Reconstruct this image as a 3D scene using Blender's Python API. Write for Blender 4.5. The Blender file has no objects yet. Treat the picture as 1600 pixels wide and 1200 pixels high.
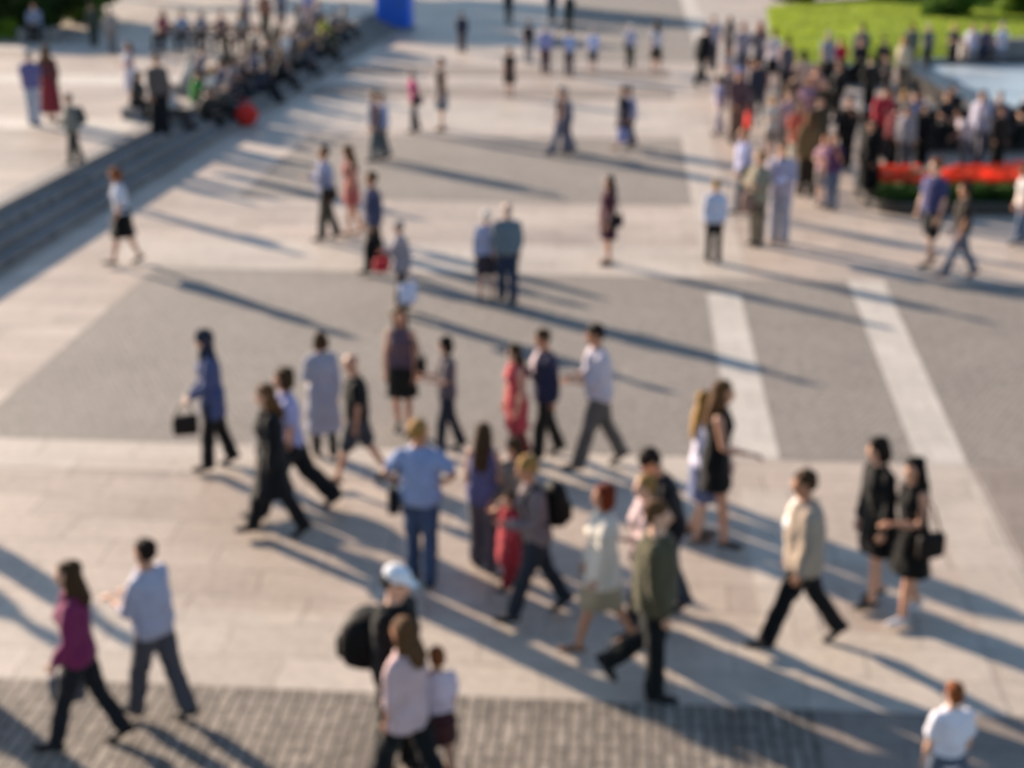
import bpy, bmesh, math, random
from mathutils import Vector, Matrix, noise
R = random.Random(7)
PI = math.pi
scene = bpy.context.scene
COL = scene.collection
rad = math.radians

# ------------------------------------------------------------------ camera maths
F, H = 2400.0, 7.1                       # focal length in photo pixels, eye height in metres
PITCH = math.atan(830 / F)
SP, CP = math.sin(PITCH), math.cos(PITCH)
def ground_at(x, y, z=0.0):
    a = (x - 800) / F; b = (600 - y) / F
    d = (a, CP + b * SP, -SP + b * CP); t = (z - H) / d[2]
    return d[0] * t, d[1] * t
def row_of(X, Y, Z):
    dz = Z - H
    return 600 - F * (Y * SP + dz * CP) / (Y * CP - dz * SP)
TH = rad(4.3)                            # paving grid is turned a little against the view
TS = rad(6.2)                            # the steps run at a slightly different angle
def uvs(u, v): return (u * math.cos(TS) + v * math.sin(TS), -u * math.sin(TS) + v * math.cos(TS))
def uv(u, v): return (u * math.cos(TH) + v * math.sin(TH), -u * math.sin(TH) + v * math.cos(TH))

# ------------------------------------------------------------------ materials
def lin(c):
    if isinstance(c, str):
        c = [int(c[i:i + 2], 16) / 255 for i in (0, 2, 4)]
    return tuple(((x + .055) / 1.055) ** 2.4 if x > .04045 else x / 12.92 for x in c) + (1,)
MATS = {}
def new_mat(name):
    m = bpy.data.materials.new(name); m.use_nodes = True
    nt = m.node_tree; nt.nodes.clear()
    out = nt.nodes.new('ShaderNodeOutputMaterial'); b = nt.nodes.new('ShaderNodeBsdfPrincipled')
    nt.links.new(b.outputs[0], out.inputs[0])
    return m, nt, b
def N(nt, t, **kw):
    n = nt.nodes.new(t)
    for k, v in kw.items():
        if k in n.inputs: n.inputs[k].default_value = v
        else: setattr(n, k, v)
    return n
def surf(name, col, rough=.8, scale=8., var=.18, bump=.2, bscale=None, spec=.3, sheen=0, dist=.01):
    key = (name, col, rough, scale)
    if key in MATS: return MATS[key]
    m, nt, b = new_mat(name)
    c = lin(col)
    tc = N(nt, 'ShaderNodeTexCoord')
    no = N(nt, 'ShaderNodeTexNoise', Scale=scale, Detail=5.)
    nt.links.new(tc.outputs['Object'], no.inputs['Vector'])
    rp = N(nt, 'ShaderNodeValToRGB')
    rp.color_ramp.elements[0].position = .3; rp.color_ramp.elements[1].position = .7
    rp.color_ramp.elements[0].color = tuple(x * (1 - var) for x in c[:3]) + (1,)
    rp.color_ramp.elements[1].color = tuple(min(1, x * (1 + var)) for x in c[:3]) + (1,)
    nt.links.new(no.outputs[0], rp.inputs[0]); nt.links.new(rp.outputs[0], b.inputs['Base Color'])
    b.inputs['Roughness'].default_value = rough
    b.inputs['Specular IOR Level'].default_value = spec
    if sheen: b.inputs['Sheen Weight'].default_value = sheen
    if bump:
        n2 = N(nt, 'ShaderNodeTexNoise', Scale=bscale or scale * 3, Detail=4.)
        nt.links.new(tc.outputs['Object'], n2.inputs['Vector'])
        bp = N(nt, 'ShaderNodeBump', Strength=bump, Distance=dist)
        nt.links.new(n2.outputs[0], bp.inputs['Height']); nt.links.new(bp.outputs[0], b.inputs['Normal'])
    MATS[key] = m
    return m
def cloth(col):
    c = [int(col[i:i + 2], 16) for i in (0, 2, 4)]; g = sum(c) / 3; f = .72 if c[2] >= max(c) else .9
    col = '%02x%02x%02x' % tuple(int(g + (x - g) * f) for x in c)
    return surf('fabric', col, .88, 5., .13, .6, 7., .15, .1, .03)
def skin(col): return surf('skin', col, .5, 20., .08, .1, 60., .4)
def hairm(col): return surf('hair', col, .7, 60., .35, .6, 120., .12)
def leather(col): return surf('leather', col, .65, 25., .2, .3, 60., .15)

def paving_mat(name, c1, c2, mortar, bw, bh, msize, nscale=.35, nvar=.25, bump=.3, rough=.75, dist=.01, rot=0., fine=.12, spec=.32):
    m, nt, b = new_mat(name)
    tc = N(nt, 'ShaderNodeTexCoord'); mp = N(nt, 'ShaderNodeMapping'); mp.inputs['Rotation'].default_value[2] = rot
    nt.links.new(tc.outputs['Object'], mp.inputs['Vector'])
    dn = N(nt, 'ShaderNodeTexNoise', Scale=2.5 / bw, Detail=2.)
    nt.links.new(mp.outputs[0], dn.inputs['Vector'])
    ad = N(nt, 'ShaderNodeVectorMath', operation='MULTIPLY_ADD')
    ad.inputs[1].default_value = (bw * .12,) * 3
    nt.links.new(dn.outputs['Color'], ad.inputs[0]); nt.links.new(mp.outputs[0], ad.inputs[2])
    br = N(nt, 'ShaderNodeTexBrick', Scale=1.0)
    br.inputs['Color1'].default_value = lin(c1); br.inputs['Color2'].default_value = lin(c2); br.inputs['Mortar'].default_value = lin(mortar)
    br.inputs['Mortar Size'].default_value = msize; br.inputs['Mortar Smooth'].default_value = .3
    br.inputs['Brick Width'].default_value = bw; br.inputs['Row Height'].default_value = bh; br.inputs['Bias'].default_value = 0
    nt.links.new(ad.outputs[0], br.inputs['Vector'])
    n1 = N(nt, 'ShaderNodeTexNoise', Scale=nscale, Detail=6., Roughness=.6); nt.links.new(tc.outputs['Object'], n1.inputs['Vector'])
    n3 = N(nt, 'ShaderNodeTexNoise', Scale=9., Detail=6.); nt.links.new(tc.outputs['Object'], n3.inputs['Vector'])
    r1 = N(nt, 'ShaderNodeMapRange'); r1.inputs[1].default_value = .3; r1.inputs[2].default_value = .7
    r1.inputs[3].default_value = 1 - nvar; r1.inputs[4].default_value = 1 + nvar * .35
    nt.links.new(n1.outputs[0], r1.inputs[0])
    r3 = N(nt, 'ShaderNodeMapRange'); r3.inputs[1].default_value = .3; r3.inputs[2].default_value = .7
    r3.inputs[3].default_value = 1 - fine; r3.inputs[4].default_value = 1 + fine
    nt.links.new(n3.outputs[0], r3.inputs[0])
    mu = N(nt, 'ShaderNodeMath', operation='MULTIPLY'); nt.links.new(r1.outputs[0], mu.inputs[0]); nt.links.new(r3.outputs[0], mu.inputs[1])
    mx = N(nt, 'ShaderNodeVectorMath', operation='SCALE')
    nt.links.new(br.outputs['Color'], mx.inputs[0]); nt.links.new(mu.outputs[0], mx.inputs['Scale'])
    nt.links.new(mx.outputs[0], b.inputs['Base Color'])
    b.inputs['Roughness'].default_value = rough; b.inputs['Specular IOR Level'].default_value = spec
    iv = N(nt, 'ShaderNodeMath', operation='MULTIPLY_ADD'); iv.inputs[1].default_value = -1
    nt.links.new(br.outputs['Fac'], iv.inputs[0]); nt.links.new(n3.outputs[0], iv.inputs[2])
    bp = N(nt, 'ShaderNodeBump', Strength=bump, Distance=dist)
    nt.links.new(iv.outputs[0], bp.inputs['Height']); nt.links.new(bp.outputs[0], b.inputs['Normal'])
    return m

# ------------------------------------------------------------------ object helpers
def mesh_obj(name, verts, faces, mat=None, parent=None, smooth=False):
    me = bpy.data.meshes.new(name); me.from_pydata(verts, [], faces)
    if mat: me.materials.append(mat)
    if smooth: me.polygons.foreach_set('use_smooth', [True] * len(me.polygons))
    me.update()
    o = bpy.data.objects.new(name, me); COL.objects.link(o)
    if parent: o.parent = parent
    return o
def tag(o, label=None, cat=None, group=None, kind=None):
    if label: o['label'] = label
    if cat: o['category'] = cat
    if group: o['group'] = group
    if kind: o['kind'] = kind
    return o
def empty(name, loc, rz=0.0):
    o = bpy.data.objects.new(name, None); o.empty_display_size = .2
    o.location = loc; o.rotation_euler = (0, 0, rz); COL.objects.link(o); return o

class Geo:
    """closed lofts, tubes and ellipsoids collected as raw vertices and faces"""
    def __init__(s): s.v = []; s.f = []
    def rings(s, rs):
        n = len(rs[0]); b = len(s.v)
        for r in rs: s.v.extend(tuple(p) for p in r)
        for i in range(len(rs) - 1):
            for j in range(n):
                k = (j + 1) % n
                s.f.append((b + i * n + j, b + i * n + k, b + (i + 1) * n + k, b + (i + 1) * n + j))
        s.f.append(tuple(b + j for j in range(n))[::-1])
        e = b + (len(rs) - 1) * n
        s.f.append(tuple(e + j for j in range(n)))
    def loft(s, secs, n=16, T=None):
        """secs: (z, rx, ry, cx, cy)"""
        rs = []
        for q in secs:
            z, rx, ry = q[:3]; cx = q[3] if len(q) > 3 else 0; cy = q[4] if len(q) > 4 else 0
            ring = [Vector((cx + rx * math.cos(2 * PI * j / n), cy + ry * math.sin(2 * PI * j / n), z)) for j in range(n)]
            if T: ring = [T(p) for p in ring]
            rs.append(ring)
        s.rings(rs)
    def tube(s, pts, rr, n=10, flat=1.0):
        pts = [Vector(p) for p in pts]
        d0 = (pts[0] - pts[1]).normalized(); d1 = (pts[-1] - pts[-2]).normalized()
        P = [pts[0] + d0 * rr[0] * .7] + pts + [pts[-1] + d1 * rr[-1] * .7]
        Q = [rr[0] * .55] + list(rr) + [rr[-1] * .55]
        rs = []; ref = None
        for i, p in enumerate(P):
            a = P[max(0, i - 1)]; c = P[min(len(P) - 1, i + 1)]
            t = (c - a).normalized()
            if ref is None:
                ref = Vector((0, 1, 0)) if abs(t.y) < .8 else Vector((1, 0, 0))
            x = (ref - t * ref.dot(t)).normalized(); ref = x; y = t.cross(x)
            rs.append([p + x * Q[i] * math.cos(2 * PI * j / n) + y * Q[i] * flat * math.sin(2 * PI * j / n) for j in range(n)])
        s.rings(rs)
    def ball(s, c, r, T=None, n=12, m=7):
        rs = []
        for i in range(m + 1):
            a = -PI / 2 + PI * (i + .15) / (m + .3)
            ring = [Vector((c[0] + r[0] * math.cos(a) * math.cos(2 * PI * j / n), c[1] + r[1] * math.cos(a) * math.sin(2 * PI * j / n), c[2] + r[2] * math.sin(a))) for j in range(n)]
            rs.append([T(p) for p in ring] if T else ring)
        s.rings(rs)
    def box(s, c, h, T=None, bev=.25):
        """rounded box, half sizes h"""
        n = 20; rs = []
        for zz, k in ((-1, .86), (-.9, 1), (-.3, 1.03), (.3, 1.03), (.9, 1), (1, .86)):
            ring = []
            for j in range(n):
                a = 2 * PI * j / n; ca, sa = math.cos(a), math.sin(a)
                e = bev * 2
                ring.append(Vector((c[0] + k * h[0] * math.copysign(abs(ca) ** e, ca), c[1] + k * h[1] * math.copysign(abs(sa) ** e, sa), c[2] + zz * h[2])))
            rs.append([T(p) for p in ring] if T else ring)
        s.rings(rs)

def bx(V, Fc, x0, x1, y0, y1, z0, z1):
    b = len(V)
    V += [(x0, y0, z0), (x1, y0, z0), (x1, y1, z0), (x0, y1, z0), (x0, y0, z1), (x1, y0, z1), (x1, y1, z1), (x0, y1, z1)]
    Fc += [tuple(b + i for i in f) for f in ((3, 2, 1, 0), (4, 5, 6, 7), (0, 1, 5, 4), (1, 2, 6, 5), (2, 3, 7, 6), (3, 0, 4, 7))]
def boxes(name, lst, mat, parent=None, bevel=0):
    V, Fc = [], []
    for a in lst: bx(V, Fc, *a)
    o = mesh_obj(name, V, Fc, mat, parent)
    if bevel:
        md = o.modifiers.new('b', 'BEVEL'); md.width = bevel; md.segments = 2
    return o

# ------------------------------------------------------------------ people
FOLDED = {'t_shirt', 'shirt', 'vest_top', 'blouse', 'jacket', 'tunic', 'coat', 'dress', 'skirt', 'trousers', 'jeans', 'shorts', 'headscarf', 'hair'}
PENDING = []          # (object, extra geometry list) whose voxel skins are baked in one go
def skinned(name, g, mat, parent, vox, extra=None, it=3):
    o = mesh_obj(name, g.v, g.f, mat, parent)
    r = o.modifiers.new('r', 'REMESH'); r.mode = 'VOXEL'; r.voxel_size = vox; r.use_smooth_shade = True
    sm = o.modifiers.new('s', 'SMOOTH'); sm.factor = .5; sm.iterations = it
    if name in FOLDED:
        tx = bpy.data.textures.get('folds') or bpy.data.textures.new('folds', 'CLOUDS'); tx.noise_scale = .11; tx.noise_depth = 2
        dm = o.modifiers.new('d', 'DISPLACE'); dm.texture = tx; dm.texture_coords = 'LOCAL'; dm.strength = .034; dm.mid_level = .42
    PENDING.append((o, mat, extra or []))
    return o
def bake_people():
    dg = bpy.context.evaluated_depsgraph_get(); dg.update()
    made = []
    for o, mat, extra in PENDING:
        me = bpy.data.meshes.new_from_object(o.evaluated_get(dg)); made.append(me)
    for (o, mat, extra), me in zip(PENDING, made):
        old = o.data; nm = old.name
        o.modifiers.clear()
        if extra:
            bm = bmesh.new(); bm.from_mesh(me)
            mats = [mat]
            for g, m in extra:
                if m not in mats: mats.append(m)
                vs = [bm.verts.new(p) for p in g.v]
                for f in g.f:
                    fc = bm.faces.new([vs[i] for i in f]); fc.material_index = mats.index(m); fc.smooth = True
            bm.to_mesh(me); bm.free()
            me.materials.clear()
            for m in mats: me.materials.append(m)
        else:
            me.materials.clear(); me.materials.append(mat)
        me.polygons.foreach_set('use_smooth', [True] * len(me.polygons))
        o.data = me; bpy.data.meshes.remove(old); me.name = nm

MALE = [(.84, .10, .15), (.95, .115, .172), (1.06, .105, .155), (1.18, .112, .164), (1.30, .122, .176), (1.38, .105, .165), (1.44, .075, .115), (1.49, .055, .065), (1.57, .052, .053)]
FEM = [(.84, .105, .16), (.95, .118, .178), (1.06, .092, .132), (1.18, .10, .14), (1.28, .122, .148, .012), (1.37, .09, .14), (1.43, .062, .096), (1.49, .046, .053), (1.57, .045, .048)]

ARMS = {  # per side: swing forward, abduction, elbow flex, inward turn of the forearm
    'swing': ((-22, 8, 14, 4), (24, 8, 28, 4)), 'swing2': ((24, 8, 28, 4), (-22, 8, 14, 4)),
    'down': ((2, 9, 12, 2), (4, 9, 14, 2)), 'hold': ((16, 8, 82, 22), (14, 8, 88, 24)),
    'one': ((12, 10, 80, 30), (-10, 8, 12, 2)), 'one2': ((-10, 8, 12, 2), (14, 10, 95, 25)),
    'akimbo': ((-12, 42, 30, 62), (-12, 42, 30, 62)), 'reach': ((50, 8, 30, 0), (4, 8, 20, 4)),
    'reach2': ((4, 8, 20, 4), (16, 10, 68, 0)), 'lap': ((30, 8, 55, 25), (32, 8, 50, 28)), 'phone': ((20, 12, 128, 8), (4, 9, 16, 4)),
    'near': ((6, 8, 34, 10), (2, 8, 26, 8)), 'carry': ((16, 8, 46, 12), (12, 8, 40, 10)), 'prop': ((-30, 16, 6, 0), (28, 9, 55, 25)), 'cross': ((14, 16, 96, 62), (14, 16, 92, 62)),
}
LEGS = {  # left, right: hip angle, knee flex, foot pitch
    'stand': ((4, 3, 0), (-4, 3, 0)), 'walk': ((25, 6, -8), (-19, 16, 34)), 'walk2': ((-19, 16, 34), (25, 6, -8)),
    'kick': ((3, 2, 0), (-6, 46, 52)), 'kick2': ((-6, 46, 52), (3, 2, 0)), 'step': ((14, 8, 0), (-11, 12, 22)),
    'step2': ((-11, 12, 22), (14, 8, 0)), 'sit': ((88, 84, 0), (86, 80, 0)), 'steps': ((95, 68, 0), (93, 72, 0)),
    'cross': ((86, 60, 0), (92, 90, 0)),
}
HAIRC = {'dk': '241a15', 'br': '43301f', 'mb': '5c4028', 'bl': '94713f', 'gr': '9b938c', 'rd': '6e2c16', 'wh': 'cfcac2', 'bk': '15110f', 'gi': '7f4726'}
SKIN = ['c99a80', 'c08c70', 'd3a68c', 'b57f62']
def bag_at(kind, col, P, J, root, label, s, W):
    """a bag as a thing of its own; W maps the wearer's frame to the world"""
    if kind in ('handbag', 'shopping'):
        side = -1 if J.get('bagside', 1) < 0 else 1
        hd = J['hand'][side]
        dims = (.15, .06, .12) if kind == 'handbag' else (.17, .07, .19)
        base = Vector(hd) - Vector((0, 0, .17 + dims[2])); top = Vector(hd)
    elif kind == 'shoulder':
        side = -1 if J.get('bagside', 1) < 0 else 1
        dims = (.15, .055, .12); base = Vector((J['hipx'] - .02, side * .26, J['hipz'] - .02)); top = Vector(J['sh'][side]) + Vector((0, -side * .02, .045))
    elif kind == 'backpack':
        dims = (.10, .15, .22); base = J['T'](Vector((-.235, 0, 1.20))); top = None
    elif kind == 'bigpack':
        dims = (.17, .20, .21); base = J['T'](Vector((-.25, 0, 1.13))); top = None
    else:
        side = 1; dims = (.13, .09, .02) if kind == 'papers' else (.10, .06, .012)
        a, b = Vector(J['hand'][1]), Vector(J['hand'][-1]); base = (a + b) / 2 + Vector((.05, 0, .01)); top = None
    name = {'handbag': 'handbag', 'shopping': 'shopping_bag', 'shoulder': 'shoulder_bag', 'backpack': 'backpack', 'bigpack': 'backpack', 'papers': 'folder', 'phone': 'tablet'}[kind]
    o = empty(name, W(base * s), root.rotation_euler.z)
    tag(o, label, {'shopping_bag': 'bag', 'handbag': 'bag', 'shoulder_bag': 'bag'}.get(name, name), 'bags carried by the people')
    m = leather(col)
    rel = lambda p: (Vector(p) - base) * s
    g = Geo()
    if kind in ('backpack', 'bigpack'):
        T = (lambda p: p)
        rs = []
        n = 18
        for zz, k, dx in ((-1, .72, .0), (-.93, .95, 0), (-.5, 1.05, -.01), (0, 1.05, -.01), (.5, .98, 0), (.85, .8, .01), (1, .45, .02)):
            rs.append([Vector((dx + k * dims[0] * math.copysign(abs(math.cos(2 * PI * j / n)) ** .7, math.cos(2 * PI * j / n)), k * dims[1] * math.copysign(abs(math.sin(2 * PI * j / n)) ** .7, math.sin(2 * PI * j / n)), zz * dims[2])) * s for j in range(n)])
        g.rings(rs)
        mesh_obj('bag_body', g.v, g.f, m, o, True)
        p = Geo(); p.box((-dims[0] * s, 0, -dims[2] * .4 * s), (.045 * s, dims[1] * .7 * s, dims[2] * .42 * s)); mesh_obj('front_pocket', p.v, p.f, m, o, True)
        for sd in (-1, 1):
            q = Geo(); sh = J['sh'][sd]; y = sd * .11
            pts = [J['T'](Vector((-.13, y, 1.36))), J['T'](Vector((-.05, y, 1.475))), J['T'](Vector((.05, y, 1.455))), J['T'](Vector((.125, y, 1.33))), J['T'](Vector((.10, sd * .16, 1.14))), J['T'](Vector((-.12, sd * .14, 1.04)))]
            q.tube([rel(a) for a in pts], [.02 * s] * 6, 8, .5); mesh_obj('strap', q.v, q.f, m, o, True)
        if kind == 'bigpack': pass
    else:
        g.box((0, 0, 0), tuple(d * s for d in dims)); mesh_obj('bag_body' if name != 'folder' and name != 'tablet' else 'cover', g.v, g.f, m, o, True)
        if top is not None:
            q = Geo(); t = rel(top); w = dims[0] * .7 * s; z = dims[2] * .95 * s
            q.tube([(-w, 0, z), (-w * .7 + t.x * .5, t.y * .5, z + (t.z - z) * .6), t, (w * .7 + t.x * .5, t.y * .5, z + (t.z - z) * .6), (w, 0, z)], [.011 * s] * 5, 6)
            mesh_obj('strap', q.v, q.f, m, o, True)
    return o

def person(x, y, head, hd, label, top=('tee', '888888'), bot=('trousers', '333333'), hair=('short', 'dk'), pose='stand', k=1.0, arms=None,
           sex='m', z=0., h=None, bags=(), shoes='1c1a1a', lean=0, turn=0, nod=0, sk=None, group='people walking across the square', at=None, wide=1., extra=None):
    X, Y = at if at else ground_at(x, y, z)
    fem = sex == 'f'
    wide *= .88 if sex == 'c' else 1.08
    if pose in ('walk', 'walk2', 'step', 'step2'):
        lean += R.uniform(0, 5); nod += R.uniform(-2, 12); turn += R.uniform(-14, 14)
    D = math.hypot(X, Y)
    vox = .017 if D < 19 else (.021 if D < 32 else .027)
    LG = LEGS[pose]; sit = pose in ('sit', 'steps', 'cross')
    # --- skeleton at 1.75 m, facing +x
    hipw = .088
    leg = {}
    for sd, (a, fl, pt) in ((1, LG[0]), (-1, LG[1])):
        if not sit: a *= k; pt *= min(1, k); fl = fl * (k if 'kick' not in pose else 1)
        a1 = rad(a); a2 = rad(a - fl)
        hip = Vector((0, sd * hipw, .92)); ab = rad(4 if not sit else 7)
        knee = hip + .43 * Vector((math.sin(a1) * math.cos(ab), sd * math.sin(ab) * (.35 if not sit else 1), -math.cos(a1)))
        ank = knee + .42 * Vector((math.sin(a2), 0, -math.cos(a2)))
        p = rad(pt)
        rt = lambda q: ank + Vector((q[0] * math.cos(p) + q[1] * math.sin(p), 0, -q[0] * math.sin(p) + q[1] * math.cos(p)))
        leg[sd] = dict(hip=hip, knee=knee, ank=ank, heel=rt((-.055, -.055)), ball=rt((.10, -.06)), toe=rt((.175, -.062)), p=p)
    low = min(min(L['heel'].z, L['ball'].z, L['toe'].z) for L in leg.values()) - .022
    dz = -low if not sit else -low
    if sit: dz = -.92 + .10                     # pelvis rests on the seat, z is the seat
    for L in leg.values():
        for q in ('hip', 'knee', 'ank', 'heel', 'ball', 'toe'): L[q] = L[q] + Vector((0, 0, dz))
    la = rad(lean)
    def T(p):                                   # upper body: lean about the pelvis, then drop
        q = Vector(p); zz = q.z - .95
        return Vector((q.x * math.cos(la) + zz * math.sin(la), q.y, .95 + dz - q.x * math.sin(la) + zz * math.cos(la)))
    ty, nd = rad(turn), rad(nod)
    def TH_(p):                                 # head: nod and turn on the neck
        q = Vector(p); zz = q.z - 1.53; xx = q.x
        xx, zz = xx * math.cos(nd) + zz * math.sin(nd), -xx * math.sin(nd) + zz * math.cos(nd)
        return T(Vector((xx * math.cos(ty) - q.y * math.sin(ty), xx * math.sin(ty) + q.y * math.cos(ty), 1.53 + zz)))
    topz = T((0, 0, 1.755)).z
    if h: s = h / 1.755
    else:
        lo, hi = .8, 2.4
        for _ in range(30):
            mid = (lo + hi) / 2
            if row_of(X, Y, z + mid) > head: lo = mid
            else: hi = mid
        s = lo / topz
        s = max(1.5 / 1.755, min(1.93 / 1.755, s)) if sex in 'mf' else s
    child = sex == 'c' or s < .78
    if pose == 'stand' and group != 'people walking across the square':
        k = R.uniform(-1.6, 1.6); turn = R.uniform(-35, 35); nod = R.uniform(-4, 14); hd = hd + R.uniform(-30, 30)
        if arms in (None, 'down'): arms = R.choice(['down', 'down', 'one', 'one2', 'hold', 'cross', 'phone', 'prop'])
    am = ARMS[arms or ('swing' if pose in ('walk', 'step', 'kick') else 'swing2' if pose in ('walk2', 'step2', 'kick2') else 'lap' if sit else 'down')]
    sw = (.166 if fem else .186) * (.5 + .5 * wide)
    J = dict(sh={}, hand={}, T=T, hipx=0, hipz=.92 + dz, bagside=1)
    arm = {}
    for sd, (a, ab, fl, inn) in ((1, am[0]), (-1, am[1])):
        a, ab, fl, inn = (rad(t + R.uniform(-3, 3)) for t in (a, ab, fl, inn))
        sh = Vector((-.005, sd * (sw - .025), 1.385))
        el = sh + .29 * Vector((math.sin(a) * math.cos(ab), sd * math.sin(ab), -math.cos(a) * math.cos(ab)))
        fd = Vector((math.sin(a + fl) * math.cos(inn), -sd * math.sin(inn), -math.cos(a + fl) * math.cos(inn)))
        wr = el + .25 * fd
        sh, el, wr = T(sh), T(el), T(wr)
        fd = (wr - el).normalized()
        arm[sd] = (sh, el, wr, fd); J['sh'][sd] = sh; J['hand'][sd] = wr + fd * .09
    hcol = HAIRC[hair[1]]; skm = skin(sk or R.choice(SKIN))
    root = empty('person', (X, Y, z), rad(hd))
    tag(root, label, 'person', group)
    def fin(g):
        g.v = [tuple(c * s for c in p) for p in g.v]; return g
    def pack(name, g, mat, extra=None, it=3): return skinned(name, fin(g), mat, root, vox * (s if s < 1 else 1), extra, it)
    # --- body
    base = FEM if fem else MALE
    g = Geo(); g.loft([(q[0], q[1] * wide, q[2] * wide) + tuple(q[3:]) for q in base], 18, T)
    for sd, L in leg.items():
        g.tube([L['hip'] + Vector((0, 0, .02)), L['hip'] * .55 + L['knee'] * .45, L['knee'], L['knee'] * .65 + L['ank'] * .35, L['ank']], [.086, .078, .055, .057, .038])
        g.tube([L['heel'] + Vector((0, 0, .01)), L['ball'], L['toe']], [.03, .036, .024], 8, .8)
        g.tube([L['ank'], L['heel'] + Vector((.01, 0, .02))], [.038, .034], 8)
        sh, el, wr, fd = arm[sd]
        g.ball(sh, (.056, .054, .058))
        g.tube([sh, el, el * .6 + wr * .4, wr], [.05, .04, .04, .027])
        g.tube([wr, wr + fd * .05, wr + fd * .095], [.028, .038, .034], 8, .55)
    g.loft([(1.522, .032, .03, .048), (1.55, .062, .052, .032), (1.58, .08, .064, .02), (1.62, .094, .073, .008), (1.66, .099, .077, 0), (1.70, .093, .073, -.006), (1.73, .072, .056, -.009), (1.75, .03, .025, -.01)], 16, TH_)
    g.ball((.106, 0, 1.612), (.02, .014, .026), TH_); g.ball((.085, 0, 1.648), (.02, .05, .012), TH_)
    for sd in (-1, 1): g.ball((-.002, sd * .078, 1.625), (.02, .012, .032), TH_)
    ex = []
    e1 = Geo(); e2 = Geo(); e3 = Geo()
    for sd in (-1, 1):
        e1.ball((.0945, sd * .031, 1.632), (.007, .0125, .006), TH_, 8, 4)
        sh, el, wr, fd = arm[sd]
        c0 = wr + fd * .09; yv = Vector((0, 1, 0)); px = (yv - fd * yv.dot(fd)).normalized() if abs(fd.y) < .9 else Vector((1, 0, 0))
        px = (Vector((1, 0, 0)) - fd * fd.x).normalized() if abs(fd.x) < .75 else px
        nr = fd.cross(px).normalized(); nr = nr if nr.y * sd < 0 else -nr        # palm side
        for i, (o_, ln) in enumerate(((.028, .072), (.0095, .082), (-.0095, .077), (-.028, .06))):
            b = c0 + px * o_
            m1 = b + fd * ln * .5 + nr * .012; m2 = m1 + fd * ln * .34 + nr * .026
            e2.tube([b - fd * .012, m1, m2], [.009, .0085, .007], 6)
        t0 = wr + fd * .04 + px * .03
        e2.tube([t0, t0 + px * .026 + fd * .03 + nr * .008, t0 + px * .03 + fd * .062 + nr * .02], [.011, .0095, .008], 6)
    e3.ball((.1, 0, 1.571), (.008, .023, .0065), TH_, 8, 4)
    for e, m in ((e1, surf('eye', '2a1d16', .2, 30., .1, 0)), (e2, skm), (e3, surf('lips', '9a5650', .5, 30., .1, 0))):
        ex.append((fin(e), m))
    pack('body', g, skm, ex, 2)
    # --- hair or headgear
    hs = hair[0]
    if hs != 'bald':
        g = Geo()
        if hs == 'scarf':
            g.ball((-.014, 0, 1.655), (.112, .098, .118), TH_, 16, 9); g.ball((.0, 0, 1.50), (.10, .10, .10), TH_)
            g.loft([(1.36, .12, .16), (1.44, .105, .13), (1.52, .09, .09), (1.6, .08, .08, -.02)], 16, T)
            pack('headscarf', g, cloth(hair[2]))
        else:
            if hs == 'thin':
                g.ball((-.035, 0, 1.645), (.08, .087, .062), TH_)
            else:
                g.ball((-.016, 0, 1.678), (.106, .089, .088), TH_, 16, 9); g.ball((-.04, 0, 1.625), (.076, .084, .075), TH_)
            if hs == 'bob':
                for sd in (-1, 1): g.ball((-.02, sd * .072, 1.59), (.07, .036, .09), TH_)
                g.ball((-.07, 0, 1.585), (.05, .09, .085), TH_)
            if hs in ('long', 'vlong'):
                z2 = 1.33 if hs == 'long' else 1.2
                g.loft([(z2, .02, .05, -.125), (z2 + .08, .045, .095, -.118), (1.48, .055, .105, -.09), (1.58, .06, .098, -.062), (1.66, .06, .088, -.04)], 14, TH_ if abs(turn) < 25 else T)
                for sd in (-1, 1): g.ball((-.01, sd * .075, 1.54), (.05, .03, .14), TH_)
            if hs == 'bun': g.ball((-.115, 0, 1.69), (.05, .05, .05), TH_)
            if hs == 'tail':
                g.tube([TH_(q) for q in ((-.1, 0, 1.69), (-.15, 0, 1.62), (-.145, 0, 1.5), (-.135, 0, 1.40))], [.028, .035, .032, .015])
            pack('hair', g, hairm(hcol))
        if hs == 'cap' or extra == 'cap':
            g = Geo(); g.ball((-.008, 0, 1.705), (.115, .096, .075), TH_, 16, 8)
            g.tube([TH_(q) for q in ((.06, 0, 1.69), (.12, 0, 1.682), (.165, 0, 1.672))], [.075, .07, .05], 12, .16)
            pack('cap', g, cloth(hair[2] if len(hair) > 2 else 'e8e8ee'))
    # --- clothes
    def leg_x(zz):                              # where the legs are at height zz
        xs = []
        for L in leg.values():
            for a, b in ((L['hip'], L['knee']), (L['knee'], L['ank'])):
                lo_, hi_ = min(a.z, b.z), max(a.z, b.z)
                if lo_ <= zz <= hi_ and hi_ > lo_: xs.append(a.x + (b.x - a.x) * (zz - a.z) / (b.z - a.z))
        return xs or [L['ank'].x for L in leg.values()]
    def skirt(g, hem, flare, zt=1.07, r0=(.115, .155)):
        secs = []
        for i in range(7):
            t = i / 6; zz = (zt + (hem - zt) * t)
            if zz > .93: xs = [0]
            else: xs = leg_x(zz + dz)
            w = (max(xs) - min(xs)) / 2; c = (max(xs) + min(xs)) / 2
            secs.append((zz + dz, max(r0[0] + .035 * min(1, 3 * t), w + .095) + flare * t * .5, r0[1] + (.045 if fem else .03) * min(1, 2.5 * t) + flare * t, c))
        g.loft(secs[::-1], 20)
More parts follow.
